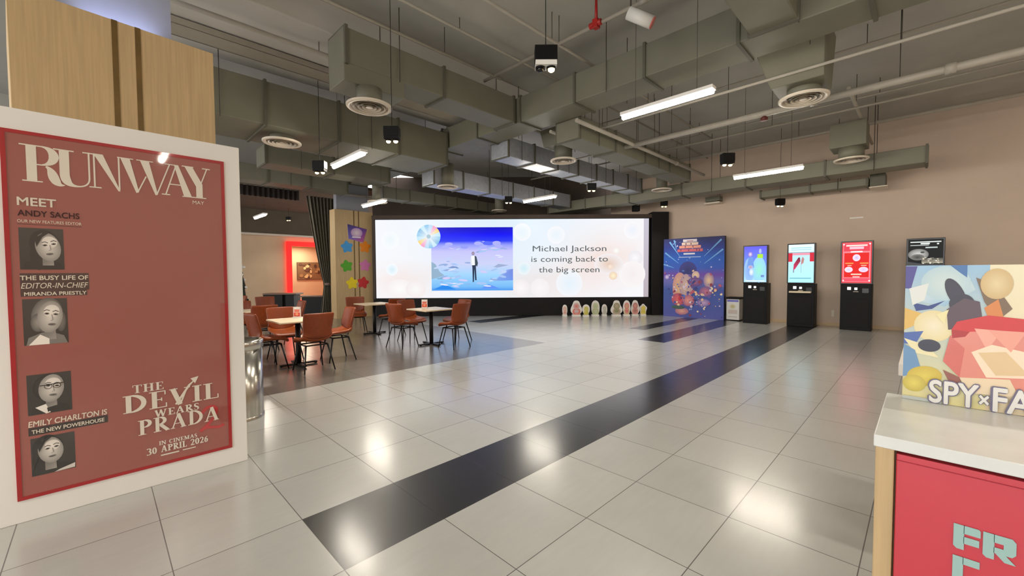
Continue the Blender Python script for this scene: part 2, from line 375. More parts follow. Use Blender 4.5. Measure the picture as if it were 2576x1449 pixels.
def spot_lamp(x, y, z, label, power=1.0, h=.13, two=True, top=None):
    t = thing('spotlight_box', label, 'spotlight', (x, y, z), 0, 'hanging black box spotlights')
    s = .1; rz = PI/4; top = top or CZ
    u = Vector((math.cos(-rz), math.sin(-rz), 0)); v = Vector((-u.y, u.x, 0)); c = Vector((x, y, z))
    bx = MB(); bx.obox(c+Vector((0, 0, .06+h/2)), u, v, (0, 0, 1), 2*s, .13, h); bx.build('housing', M['black'], t, bevel=.004)
    MB().tube([(x, y, z+.06+h), (x, y, top)], .004, 6).build('cable', M['black'], t)
    MB().obox(c+Vector((0, 0, .04)), u, v, (0, 0, 1), 2*s-.01, .125, .04).build('gimbal_frame', M['black'] if two else M['whitegloss'], t)
    for k in (-1, 1):
        q = c+u*(k*.05); hd = MB().lathe(q, [(.044, .022), (.042, .0), (.032, .004), (.02, .016), (0, .016)], 20).build('lamp_head', M['black'], t)
        MB().lathe(q+Vector((0, 0, -.004)), [(.031, .008), (.028, -.006), (.016, -.016), (0, -.02)], 16).build('bulb', M['bulb'] if k > 0 or two else M['blackgloss'], hd)
    L = bpy.data.lights.new('spot', 'SPOT'); L.energy = SPOT_W*power; L.color = (1, .93, .82); L.spot_size = math.radians(110); L.spot_blend = .9; L.shadow_soft_size = .05
    lo = bpy.data.objects.new('spot', L); C.objects.link(lo); lo.parent = t; lo.location = (0, 0, -.06)
for a in ((2.92, 2.47, 3.3, 'black box spotlight hanging at the top middle, nearest and largest of them', 1, .13, False),
          (2.9, 5.2, 3.27, 'black box spotlight hanging below the big white round diffuser'),
          (7.71, 2.45, 3.3, 'black box spotlight hanging above the tube light by the beige wall'),
          (2.7, 7.26, 3.17, 'small black spotlight hanging just left of the tube light over the tables'),
          (7.9, 5.35, 3.3, 'black spotlight with yellow glow hanging above the screen lettering', 1, .1),
          (7.66, 7.76, 3.3, 'black spotlight hanging beside the tube light in front of the video wall', 1, .1),
          (12.75, 2.745, 3.187, 'black spotlight hanging low against the beige wall above the kiosks', .5),
          (12.75, 5.906, 3.54, 'black spotlight hanging by the dark edge of the video wall', .5),
          (3.1, 16.3, 3.3, 'tiny lit spotlight hanging in the dim hall right beside the white poster board', .6, .1, True, 4.45),
          (6.2, 20.5, 3.9, 'tiny lit spotlight under the pleated valance in the dim hall', .6, .1, True, 4.45),
          (-2.0, 2.4, 3.3, 'unseen black box spotlight added in the open concourse'), (2.9, -2.6, 3.3, 'unseen black box spotlight added behind the counter end'),  # unseen spotlights continuing the grid, added for more room light
          (7.7, -2.4, 3.3, 'unseen black box spotlight added over the far floor past the counter')): spot_lamp(*a)

# ------------------------------------------------------------------ ceiling services
def duct(x0, x1, y0, y1, z0, z1, axis, label, step=1.2, hang=True, extra=None, m='duct', top=CZ):
    t = thing('air_duct', label, 'duct', ((x0+x1)/2, (y0+y1)/2, z0), 0, 'grey ceiling ducts')
    d = MB(); d.box(x0, x1, y0, y1, z0, z1)
    if extra: d.box(*extra)
    d.build('duct_body', M[m], t, bevel=.012)
    a0, a1 = (x0, x1) if axis == 'x' else (y0, y1); n = max(1, int((a1-a0)/step)); e = .022
    for i in range(n+1):
        p = a0+.03+(a1-a0-.06)*i/n
        f = MB()
        if axis == 'x': f.box(p-.02, p+.02, y0-e, y1+e, z0-e, z1+e)
        else: f.box(x0-e, x1+e, p-.02, p+.02, z0-e, z1+e)
        f.build('flange', M['ductdark'], t)
    if hang:
        for i in range(0, n, 2):
            p = a0+(a1-a0)*(i+.5)/n
            for q in ((y0-.03, y1+.03) if axis == 'x' else (x0-.03, x1+.03)):
                c = (p, q) if axis == 'x' else (q, p)
                MB().tube([(c[0], c[1], z0-.03), (c[0], c[1], top)], .006, 6).build('hanger_rod', M['rod'], t)
    return t
duct(5.5, 6.05, -4.4, 12.5, 4.2, 4.65, 'y', 'long grey main duct running from the upper right corner across the ceiling')
duct(2.32, 5.46, 5.35, 5.85, 4.2, 4.65, 'x', 'grey branch duct with a square end box above the largest left diffuser', 1.1, True, (2.32, 3.2, 5.36, 5.84, 3.97, 4.22))
duct(-3, 5.46, 1.04, 1.5, 4.2, 4.64, 'x', 'grey crossing duct at the top edge above the round right diffuser', 1.4)
duct(.75, 5.46, 7.4, 8.5, 3.82, 4.5, 'x', 'wide low grey duct behind the wooden column over the dining tables', 1.0)
duct(2.55, 5.46, 9.9, 10.5, 3.82, 4.2, 'x', 'smaller grey duct over the far dining tables', 1.2)
duct(6.09, 11.0, 4.4, 4.9, 3.86, 4.25, 'x', 'grey cross duct reaching toward the beige wall', 1.0)
duct(6.09, 11.86, 8.9, 9.4, 3.75, 4.2, 'x', 'silvery cross duct above the video wall picture', .9, True, None, 'foil')
duct(6.09, 11.86, 6.2, 6.7, 3.9, 4.3, 'x', 'silvery cross duct behind the middle round diffuser', .8, True, None, 'foil')
duct(11.9, 12.5, .0, 10.0, 3.66, 4.0, 'y', 'grey duct along the beige wall ending in the open at right', 1.5)
duct(13.0, 13.4, 1.0, 3.3, 3.5, 3.68, 'y', 'thin low grey duct close to the beige wall', 1.1)
duct(6.1, 10.8, 11.6, 12.1, 3.75, 4.1, 'x', 'far grey duct above the left end of the video wall', .9)
duct(-1, 5.4, 12.3, 12.9, 3.9, 4.3, 'x', 'far grey duct in front of the curtain valance', 1.0)

def diffuser(x, y, z, r, label, box=None, neck=.17, ntop=4.2):
    t = thing('ceiling_diffuser', label, 'air diffuser', (x, y, z), 0, 'round white ceiling diffusers')
    d = MB(); d.lathe((x, y, z), [(r, .03), (r, .012), (r*.96, 0), (r*.86, 0), (r*.8, .03)], 40); d.build('outer_ring', M['cream'], t)
    for k, q in enumerate((.72, .52, .32)):
        g = MB(); g.lathe((x, y, z), [(r*q, .004), (r*(q-.12), .03), (r*(q-.13), .028), (r*(q-.015), .0)], 36); g.build('louvre_ring', M['cream'], t)
    g = MB(); g.lathe((x, y, z), [(r*.16, .006), (0, .0)], 24); g.lathe((x, y, z), [(r*.82, .032), (0, .034)], 32); g.build('centre_disc', M['cream'], t)
    g = MB(); g.tube([(x, y, z+.03), (x, y, ntop)], neck, 24); g.build('neck', M['duct'], t)
    if box: g = MB(); g.hull(*box); g.build('plenum_box', M['duct'], t, bevel=.01)
    return t
def pbox(x, y, s0, s1, z0, z1, sh=(0, 0)):
    q = lambda s, z, dx, dy: [(x-s+dx, y-s+dy, z), (x+s+dx, y-s+dy, z), (x+s+dx, y+s+dy, z), (x-s+dx, y+s+dy, z)]
    return q(s0, z0, 0, 0), q(s1, z1, *sh)
diffuser(2.69, 5.42, 3.72, .3, 'white round diffuser with ring louvres under the duct end box, largest at left', None, .17, 3.97)
diffuser(7.05, 1.26, 3.86, .3, 'white round diffuser under a tapering grey box at the upper right', pbox(7.0, 1.28, .3, .42, 4.0, 4.6, (-.35, .05)), .2, 4.05)
diffuser(7.15, 5.56, 3.85, .28, 'white round diffuser hanging in the middle of the ceiling below a domed neck', pbox(7.15, 5.56, .3, .36, 4.15, 4.5), .19, 4.2)
diffuser(11.3, 1.16, 3.79, .3, 'white round diffuser beside the open duct end on the beige wall', pbox(11.35, 1.2, .3, .3, 4.05, 4.55), .22, 4.1)
diffuser(2.3, 7.85, 3.7, .3, 'white round diffuser below the wide low duct next to the wooden column', None, .18, 3.84)
diffuser(11.5, 5.4, 3.8, .28, 'white round diffuser near the dark upper corner of the video wall', None, .15, 4.3)
diffuser(6.53, 8.88, 3.7, .27, 'bluish lit round diffuser over the dining chairs in front of the screen', None, .17, 4.3)
diffuser(10.0, 10.6, 3.62, .27, 'small flat diffuser just above the top edge of the video wall picture', None, .15, 4.3)
diffuser(12.4, 7.4, 3.68, .27, 'small flat diffuser above the right half of the video wall', None, .15, 4.3)
diffuser(5.6, 10.9, 3.45, .27, 'small flat diffuser directly above the tube light beside the far column', None, .14, 4.3)
# square grille box on wall
t = thing('wall_grille', 'small grey box vent on the beige wall above the blue poster', 'vent', (13.7, 4.73, 3.58))
MB().box(13.55, 13.84, 4.52, 4.94, 3.66, 3.8).build('vent_body', M['duct'], t); MB().box(13.5, 13.84, 4.5, 4.96, 3.58, 3.62).build('face_plate', M['cream'], t); MB().box(13.58, 13.84, 4.58, 4.88, 3.62, 3.66).build('collar', M['ductdark'], t)
# fan coil at the thin duct's end
t = thing('fan_coil_unit', 'small grey fan unit at the end of the thin wall duct', 'vent', (13.3, .95, 3.45))
MB().box(13.0, 13.5, .7, .98, 3.45, 3.75).build('casing', M['ductdark'], t, bevel=.01); MB().box(12.95, 13.5, .66, .99, 3.43, 3.45).build('tray', M['cream'], t)

def pipe(p, q, r, label, hangers=3, m='pipe', joints=()):
    t = thing('ceiling_pipe', label, 'pipe', tuple((Vector(p)+Vector(q))/2), 0, 'painted ceiling pipes')
    MB().tube([p, q], r, 12).build('pipe_run', M[m], t)
    P, Q = Vector(p), Vector(q); d = (Q-P).normalized()
    for i in range(hangers):
        c = P+(Q-P)*((i+.5)/hangers)
        MB().tube([c+Vector((0, 0, r)), (c.x, c.y, CZ)], .005, 6).build('hanger_rod', M['rod'], t)
    for j in joints: c = P+(Q-P)*j; MB().tube([c-d*.05, c+d*.05], r*1.35, 12).build('coupling', M[m], t)
    return t
pipe((4.85, -4.4, 4.8), (4.85, 5.5, 4.8), .025, 'pipe crossing the bare slab that carries the red valve', 3, joints=(.3, .7))
pipe((1.0, 3.87, 4.8), (10.9, 3.87, 4.8), .022, 'thin pipe crossing the slab behind the nearest box spotlight', 4)
pipe((-2, 5.25, 4.8), (5.0, 5.25, 4.8), .022, 'thin pipe running along the duct with the square end box', 3)
pipe((6.6, -4.4, 4.1), (6.6, 4.9, 4.1), .02, 'thin pipe right beside the main duct at right', 3)
pipe((7.7, -4.4, 4.02), (7.7, 5.0, 4.02), .05, 'thick pale pipe passing behind the right round diffuser', 3, joints=(.45, .6, .98))
pipe((7.95, -4.4, 4.1), (7.95, 7, 4.1), .018, 'thin pipe running just above the thick pale one', 3)
pipe((9.9, -4.4, 4.45), (9.9, 9, 4.45), .022, 'thin pipe crossing the slab between the pale pipe and the wall pipe', 3)
pipe((12.4, -4.4, 4.78), (12.4, 9, 4.78), .04, 'brown shaded pipe under the slab along the beige wall', 3)
pipe((5.76, 4.2, 4.02), (11.4, 4.2, 4.02), .035, 'pale pipe heading to the wall under the middle of the ceiling', 3, joints=(.35, .7))
pipe((6.1, 5.05, 4.12), (12.8, 5.05, 4.12), .03, 'second pale pipe heading to the wall past the middle diffuser', 3)
pipe((2.0, 13.4, 4.05), (8.5, 13.4, 4.05), .04, 'pale pipe in front of the far column head', 2)
pipe((-2.5, 6.2, 4.62), (13.6, 6.2, 4.62), .03, 'pipe hung below the wide concrete beam', 5)
pipe((8.35, -4.4, 4.9), (8.35, 5.8, 4.9), .02, 'thin conduit along the slab behind the tapering grey box', 3)
pipe((10.8, -4.4, 4.9), (10.8, 5.8, 4.9), .018, 'thin conduit along the slab near the wall duct', 3)
pipe((-2, 4.9, 5.02), (13.6, 4.9, 5.02), .02, 'thin conduit crossing the bare slab past the red valve', 4)
pipe((9.2, 1.0, 4.6), (13.6, 1.0, 4.6), .03, 'short pale pipe running to the beige wall above the open duct end', 2)
# red sprinkler drop and emergency light on the slab pipe
t = thing('sprinkler_valve', 'red valve with short stem on the ceiling pipe, top middle', 'sprinkler', (4.83, 3.2, 4.72))
g = MB(); g.tube([(4.83, 3.2, 4.82), (4.83, 3.2, 5.15)], .022, 10, .016); g.build('stem', M['red'], t)
g = MB(); g.tube([(4.83, 3.12, 4.8), (4.83, 3.3, 4.8)], .04, 12); g.box(4.79, 4.87, 3.16, 3.24, 4.74, 4.86); g.build('valve_body', M['red'], t, bevel=.006)
t = thing('emergency_light', 'white cylinder light with a pink lens hanging from the slab at top', 'emergency light', (4.75, 2.55, 4.5))
a, d = Vector((4.72, 2.66, 4.66)), Vector((4.86, 2.42, 4.5))
MB().tube([a, d], .075, 20).build('casing', M['whitegloss'], t); dd = (d-a).normalized()
MB().tube([d, d+dd*.012], .068, 20).build('lens', mat('pink lens', (226, 120, 110), .3, noise=.03), t); MB().tube([a+Vector((.02, -.02, .05)), (a.x+.02, a.y-.02, CZ)], .01, 8).build('stem', M['rod'], t)
t = thing('smoke_detector', 'small dark red detector on a thin drop beside the thick pale pipe', 'detector', (7.7, 1.9, 4.02))
MB().lathe((7.7, 1.9, 3.9), [(0, 0), (.05, .01), (.055, .05), (.02, .08), (0, .08)], 18).build('detector_head', mat('dark red plastic', (90, 34, 28), .5, noise=.05), t)
L = bpy.data.lights.new('cove_lamp', 'AREA'); L.energy = 4; L.size = .5; L.color = (.55, .62, 1); lo = bpy.data.objects.new('cove_lamp', L); C.objects.link(lo); lo.location = (.2, 4.85, 3.56); lo.rotation_euler = (PI, 0, 0)
# structural beams
struct(MB().box(-8, WX, 5.88, 7.75, 4.78, CZ).build('ceiling_beam', mat('pale concrete beam', (200, 197, 190), .8, noise=.05, scale=1.5), bevel=.02))
struct(MB().box(-8, 5.3, 13.5, 14.25, 4.38, CZ).build('ceiling_beam_far', M['slab']))
b = MB(); b.box(-4, 5.3, 6.85, 7.2, 4.68, 4.7); [b.box(-4, 5.3, y-.012, y+.012, 4.68, 4.76) for y in (6.85, 7.2)]
tag(b.build('cable_tray', M['pipe']), 'long grey cable tray under the concrete beam at upper left', 'cable tray')
tag(MB().obox((12.93, 6.97, 3.62), uS, n1, (0, 0, 1), .22, .2, .2).build('loudspeaker', M['black'], bevel=.01), 'small black loudspeaker above the right end of the video wall', 'loudspeaker')
MB_s = MB().tube([(12.93, 6.97, 3.82), (12.93, 6.97, 3.9)], .012, 8).build('bracket', M['rod'], bpy.data.objects['loudspeaker'])

# ------------------------------------------------------------------ near wooden column + far column
def column(org, ang, wdt, dep, ht, label, inlays, name='wood_clad_column', core=.25):
    t = thing(name, label, 'column', (org[0], org[1], 0)); u = Vector((math.cos(ang), math.sin(ang), 0)); v = Vector((-u.y, u.x, 0)); o = Vector((org[0], org[1], 0))
    MB().obox(o+u*(wdt/2)+v*(dep/2)+Vector((0, 0, ht/2)), u, v, (0, 0, 1), wdt, dep, ht).build('cladding', M['wood'], t, bevel=.004)
    for s in inlays: MB().obox(o+u*s-v*.001+Vector((0, 0, ht/2)), u, v, (0, 0, 1), .035, .006, ht).build('inlay_strip', M['woodline'], t)
    MB().obox(o+u*(wdt/2)+v*(dep/2)+Vector((0, 0, ht+(CZ-ht)/2)), u, v, (0, 0, 1), wdt-2*core, dep-2*core, CZ-ht).build('column_core', M['concrete'], t)
    return t
column((-.395, 4.577), math.radians(5.4), 1.213, 1.2, 3.5, 'tall pale wood clad column with two dark strips, behind the white poster board', (.55, .69))
fc = column((5.45, 13.5), 0, 1.3, .42, 3.56, 'pale wood clad column with star stickers, left of the video wall', (.63, .79), 'wood_clad_column', .1)
# stickers on the far column
def star(cx, cz, r, col, name, label, rot=0):
    m = mat(name+' '+str(col), col, .5, noise=.06, scale=10); pts = []
    for k in range(40):
        a = PI/2+rot+2*PI*k/40; q = r*(.87+.17*math.cos(5*(a-PI/2-rot))); pts.append((cx+q*math.cos(a), 13.488, cz+q*math.sin(a)))
    tag(MB().prism(pts, (0, .01, 0)).build(name, m), label, 'sticker', 'star stickers on the far column')
for cx, cz, col, lb, rt_ in ((5.83, 2.35, (70, 160, 225), 'blue star sticker on the far wood column', .15), (6.45, 2.37, (240, 140, 20), 'orange star sticker on the far wood column', -.1), (5.81, 1.72, (84, 170, 40), 'green star sticker on the far wood column', .2), (6.44, 1.74, (222, 130, 190), 'pink star sticker on the far wood column', -.1), (5.98, 1.15, (240, 215, 30), 'yellow star sticker on the far wood column', .1), (6.36, 1.16, (205, 45, 50), 'red star sticker on the far wood column', -.2)):
    star(cx, cz, .2, col, 'star_sticker', lb, rt_)
t = thing('column_banner', 'tilted purple banner with pale centre near the top of the far wood column', 'banner', (6.15, 13.48, 2.7))
MB().prism([(5.85, 13.485, 3.1), (6.52, 13.485, 2.97), (6.38, 13.485, 2.52), (5.88, 13.485, 2.62)], (0, .012, 0)).build('board', M['white'], t)
a = Art((0, 13.484, 0), (1, 0, 0), (0, 0, 1), (0, -1, 0), .002); a.poly([(5.85, 3.1), (6.52, 2.97), (6.38, 2.52), (5.88, 2.62)], [(60, 50, 120), (110, 60, 150), (200, 90, 160), (120, 110, 200)]); a.up().ell(6.16, 2.83, .2, .16, (236, 220, 230), (190, 150, 200)); a.up().rect(6.0, 2.66, 6.3, 2.7, (235, 225, 240)); a.build('banner_print', M['matte'], t)

# ------------------------------------------------------------------ poster board (big, left)
t = thing('poster_display_board', 'large white framed board with a dark red magazine style film poster, at left', 'poster board', (.17, 3.9, 0))
w = MB(); w.box(-1.2, .795, 3.752, 4.02, 0, 2.435); w.build('white_board', M['white'], t, bevel=.004)
w = MB(); x0, x1, z0, z1 = -.372, .694, .135, 2.31; e = .02
w.box(x0, x1, 3.745, 3.755, z0, z0+e); w.box(x0, x1, 3.745, 3.755, z1-e, z1); w.box(x0, x0+e, 3.745, 3.755, z0+e, z1-e); w.box(x1-e, x1, 3.745, 3.755, z0+e, z1-e)
w.build('red_border', M['redborder'], t)
A = lambda y=3.7495: Art((0, y, 0), (1, 0, 0), (0, 0, 1), (0, -1, 0), .0004)
a = A(); a.rect(x0+e, z0+e, x1-e, z1-e, (158, 82, 72), (154, 78, 70)); a.build('poster_print', M['print'], t)  # print red lightened to include the wash of reflected light
CR = (232, 222, 206)
a = A(3.748)
q = lambda *p: a.poly([(p[i], p[i+1]) for i in range(0, len(p), 2)], CR)
ZB, ZT, hs = 2.02, 2.236, .007
R_ = lambda xa, za, xb, zb: a.rect(xa, za, xb, zb, CR)
def bz(pts, n=10):   # bezier
    out = []
    for i in range(n+1):
        s = i/n; P = [Vector(p) for p in pts]
        while len(P) > 1: P = [P[j]*(1-s)+P[j+1]*s for j in range(len(P)-1)]
        out.append(tuple(P[0]))
    return out
# R
R_(-.277, ZB, -.236, ZT); R_(-.302, ZT-hs, -.2, ZT); R_(-.295, ZB, -.215, ZB+hs)
a.line(bz([(-.215, ZT-.003), (-.15, ZT-.01), (-.15, ZT-.1), (-.215, ZT-.112)], 14), [.008, .012, .02, .028, .034, .038, .04, .042, .04, .038, .034, .028, .02, .012, .008], CR)
R_(-.236, ZT-.116, -.21, ZT-.109)
a.line(bz([(-.2, 2.118), (-.165, 2.1), (-.18, 2.04), (-.155, 2.006), (-.125, 2.016)], 14), [.01, .016, .024, .032, .038, .042, .044, .044, .042, .04, .034, .026, .018, .01, .005], CR)
# U
R_(-.145, 2.075, -.103, ZT-.004); R_(-.168, ZT-.01, -.082, ZT-.003); R_(-.022, 2.07, -.014, ZT)
a.line(bz([(-.124, 2.08), (-.12, 2.02), (-.095, 2.012), (-.06, 2.012), (-.018, 2.012), (-.018, 2.075)], 18), [.042, .042, .042, .04, .036, .03, .024, .018, .014, .011, .009, .008, .008, .008, .008, .008, .008, .008, .008], CR)
# N
R_(-.045, ZT-.008, .03, ZT-.001); R_(.001, 2.02, .009, ZT); R_(-.02, ZB, .035, ZB+hs); q(.002, ZT, .046, ZT, .123, 2.012, .113, 2.012); R_(.115, 2.02, .123, ZT)
# W A Y
R_(.112, ZT-.006, .19, ZT); q(.126, ZT, .172, ZT, .214, 2.02, .2, 2.012); a.line([(.206, 2.016), (.252, 2.13)], .007, CR); R_(.205, ZT-.006, .29, ZT); q(.222, ZT, .268, ZT, .31, 2.015, .297, 2.01)
a.line([(.304, 2.014), (.378, ZT)], .007, CR); R_(.35, ZT-.006, .402, ZT)
a.line([(.352, ZB+.004), (.412, ZT-.004)], .007, CR); R_(.33, ZB, .375, ZB+hs); q(.4, ZT, .424, ZT, .497, ZB, .452, ZB); R_(.376, 2.094, .455, 2.101)
R_(.444, ZT-.004, .51, ZT+.003); q(.458, ZT, .504, ZT, .56, 2.12, .522, 2.1); R_(.522, ZB, .56, 2.12); a.line([(.548, 2.115), (.588, ZT)], .007, CR); R_(.56, ZT-.004, .607, ZT+.003); R_(.442, ZB-.002, .58, ZB+.005)
a.build('masthead_lettering', M['print'], t)
PX, PZ = (1, 0, 0), (0, 0, 1)
def ptext(s, xa, xb, z, h, m='cream_ink', bold=.0, shear=0): text(s, ((xa+xb)/2, 3.744, z), PX, PZ, h, xb-xa, M[m], t, bold, 'lettering', 'CENTER', .0, shear)
a = A(3.7485)
a.rect(-.322, 1.374, -.04, 1.478, (62, 30, 28)); a.rect(-.318, .508, .02, .556, (36, 20, 18)); a.rect(-.322, 1.765, -.062, 1.768, (70, 30, 30)); a.rect(-.322, 1.34, -.05, 1.374, (62, 30, 28))
a.up(); a.rect(.275, .2, .375, .209, CR); a.rect(.395, .203, .47, .21, CR)
red2 = (196, 36, 44)
a.line(bz([(.515, .44), (.53, .5), (.64, .52), (.635, .42), (.56, .36), (.5, .31)], 18), .022, red2); a.line(bz([(.5, .312), (.56, .36), (.6, .29), (.645, .33)], 10), .02, red2)
a.up(); serif(a, 'THE', .143, .302, .668, .722, CR, .2, .06); serif(a, 'DEVIL', .093, .616, .541, .658, CR, .2, .05); a.line([(.365, .545), (.445, .67), (.475, .7)], [.012, .014, .004], CR); a.poly([(.452, .715), (.5, .725), (.478, .675)], CR)
serif(a, 'WEARS', .25, .497, .48, .528, CR, .2, .07); serif(a, 'PRADA', .163, .613, .377, .478, CR, .2, .05)
a.build('film_title_lettering', M['print'], t); a = A(3.7483); serif(a, 'IN CINEMAS', .268, .48, .278, .305, CR, .22, .09); serif(a, '30 APRIL 2026', .205, .543, .227, .272, CR, .24, .09)
a.build('release_date_lettering', M['print'], t)
ptext('MEET', -.32, -.168, 1.876, .05, bold=.02); ptext('ANDY SACHS', -.318, -.069, 1.815, .036, 'darkred_ink', .015); ptext('OUR NEW FEATURES EDITOR', -.322, -.062, 1.776, .018)
ptext('THE BUSY LIFE OF', -.321, -.043, 1.438, .027, bold=.02); ptext('EDITOR-IN-CHIEF', -.323, -.047, 1.388, .034, bold=.0, shear=.25); ptext('MIRANDA PRIESTLY', -.309, -.054, 1.345, .022, bold=.02)
ptext('EMILY CHARLTON IS', -.318, .015, .562, .035, bold=.02, shear=.1); ptext('THE NEW POWERHOUSE', -.305, .003, .519, .024, bold=.02); ptext('MAY', .498, .565, 1.974, .026)
def portrait(x0, z0, x1, z1, kind):
    w, h = x1-x0, z1-z0; a = A(3.7485); G = lambda v: (lambda q: (q, int(q*.97), int(q*.93)))(int(max(6, min(250, (v-110)*1.3+110))))
    X = lambda s: x0+w*s; Z = lambda s: z0+h*s
    a.rect(x0, z0, x1, z1, G(44), G(60)); a.up()
    E_ = lambda cx, cz, rx, rz, c, e=None, rot=0, clip=True: a.ell(X(cx), Z(cz), w*rx, h*rz, c, e, rot)
    face, hair, suit = G(206), G(30), G(34)
    if kind == 0: hx, hz, tilt = .62, .55, .15
    elif kind == 1: hx, hz, tilt = .58, .6, -.1; hair = G(176); suit = G(120)
    elif kind == 2: hx, hz, tilt = .52, .62, -.1; hair = G(70)
    else: hx, hz, tilt = .42, .62, .1
    E_(hx-.04, hz+.04, .36, .38 if kind != 2 else .33, hair, G(22) if kind != 1 else G(96), tilt)
    if kind in (0, 3): E_(hx-.2, hz-.22, .2, .34, hair, G(20))
    if kind == 1: E_(hx-.26, hz-.12, .16, .2, G(150), G(90)); E_(hx+.26, hz-.1, .12, .24, G(130), G(80))
    a.up(); a.poly([(X(.05), Z(0)), (X(.98), Z(0)), (X(.9), Z(.17)), (X(.62), Z(.26)), (X(.4), Z(.26)), (X(.1), Z(.16))], suit); a.up()
    a.poly([(X(hx-.12), Z(.1)), (X(hx+.14), Z(.1)), (X(hx+.13), Z(hz-.2)), (X(hx-.12), Z(hz-.2))], [G(130), G(150), G(120), G(110)])
    if kind == 1: a.poly([(X(.1), Z(0)), (X(.56), Z(0)), (X(.56), Z(.12)), (X(.36), Z(.22))], G(226))
    if kind == 2: a.poly([(X(.16), Z(.18)), (X(.4), Z(.24)), (X(.5), Z(.02)), (X(.4), Z(.0))], G(214)); a.up(); a.poly([(X(.42), Z(.14)), (X(.8), Z(.2)), (X(.84), Z(.06)), (X(.6), Z(.1)), (X(.44), Z(.03))], G(16))
    if kind == 3: a.poly([(X(.5), Z(.0)), (X(.98), Z(.02)), (X(.99), Z(.14)), (X(.62), Z(.05))], G(190))
    a.up(); E_(hx+.02, hz, .29, .35, face, G(140), tilt); a.up(); E_(hx+.06, hz+.12, .18, .14, G(228), face, tilt)
    a.up(); dx = .1; ex = hx+.05
    for s in (-1, 1):
        E_(ex+s*dx, hz+.06+s*tilt*.12, .055, .022, G(70), G(110), tilt); a.up(); E_(ex+s*dx, hz+.06+s*tilt*.12, .022, .02, G(20)); a.line([(X(ex+s*dx-.07), Z(hz+.12+s*tilt*.1)), (X(ex+s*dx), Z(hz+.145+s*tilt*.12)), (X(ex+s*dx+.07), Z(hz+.12+s*tilt*.14))], .004, G(70))
    a.line([(X(ex+.01), Z(hz+.05)), (X(ex+.03), Z(hz-.07)), (X(ex-.02), Z(hz-.09))], .0035, G(140))
    E_(ex, hz-.17, .085, .028, G(96), G(130), tilt); a.up(); a.line([(X(ex-.08), Z(hz-.168)), (X(ex), Z(hz-.175)), (X(ex+.08), Z(hz-.16))], .0025, G(50))
    if kind == 2:
        for s in (-1, 1): a.line([(X(ex+s*dx)+w*.085*math.cos(k*PI/8), Z(hz+.055)+h*.06*math.sin(k*PI/8)) for k in range(17)], .003, G(20))
        a.line([(X(hx-.24), Z(hz+.09)), (X(hx+.3), Z(hz+.11))], .005, G(22))
    if kind in (0, 3): a.poly([(X(hx-.28), Z(hz+.2)), (X(hx-.06), Z(hz+.36)), (X(hx+.1), Z(hz+.38)), (X(hx-.1), Z(hz+.24)), (X(hx-.24), Z(hz))], hair)
    a.build('portrait_photo', M['print'], t)
portrait(-.319, 1.5, -.142, 1.746, 0); portrait(-.318, 1.05, -.139, 1.325, 1); portrait(-.316, .63, -.136, .872, 2); portrait(-.312, .262, -.132, .49, 3)

# ------------------------------------------------------------------ steel bin
t = thing('steel_bin', 'tall round stainless steel bin behind the poster board edge', 'bin', (1.0, 4.93, 0)); c = (1.0, 4.93, 0)
MB().lathe(c, [(0, .01), (.195, .01), (.2, .03), (.2, .72), (.19, .72)], 48).build('bin_body', M['steel'], t)
MB().lathe(c, [(.2, .71), (.21, .72), (.21, .79), (.2, .8), (.17, .8), (.12, .74), (0, .72)], 48).build('rim_lid', M['steel'], t)
MB().lathe(c, [(.205, 0), (.205, .03), (.2, .035)], 48).build('base_ring', M['steel'], t)

# ------------------------------------------------------------------ dining tables and chairs
def table(x, y, label):
    t = thing('cafe_table', label, 'table', (x, y, 0), 0, 'square cafe tables'); s = .36
    MB().box(x-s, x+s, y-s, y+s, .715, .74).build('tabletop', M['tabletop'], t, bevel=.006)
    MB().tube([(x, y, .02), (x, y, .71)], .04, 16).build('pedestal', M['legs'], t)
    w = MB(); w.box(x-.28, x+.28, y-.03, y+.03, .01, .035); w.box(x-.03, x+.03, y-.28, y+.28, .01, .035); [w.lathe((x+i, y+j, 0), [(.02, 0), (.02, .012), (0, .012)], 10) for i, j in ((.26, 0), (-.26, 0), (0, .26), (0, -.26))]; w.build('cross_base', M['legs'], t)
    w = MB(); w.box(x-.2, x+.2, y-.02, y+.02, .695, .715); w.box(x-.02, x+.02, y-.2, y+.2, .695, .715); w.build('top_bracket', M['legs'], t)
table(2.25, 7.12, 'square cream cafe table nearest the steel bin'); table(4.82, 7.17, 'square cream cafe table in front of the video wall, with a red menu holder')
table(4.75, 9.5, 'square cream cafe table beside the far wood column'); table(2.2, 9.62, 'cream cafe table half hidden by the white board edge, behind the steel bin')
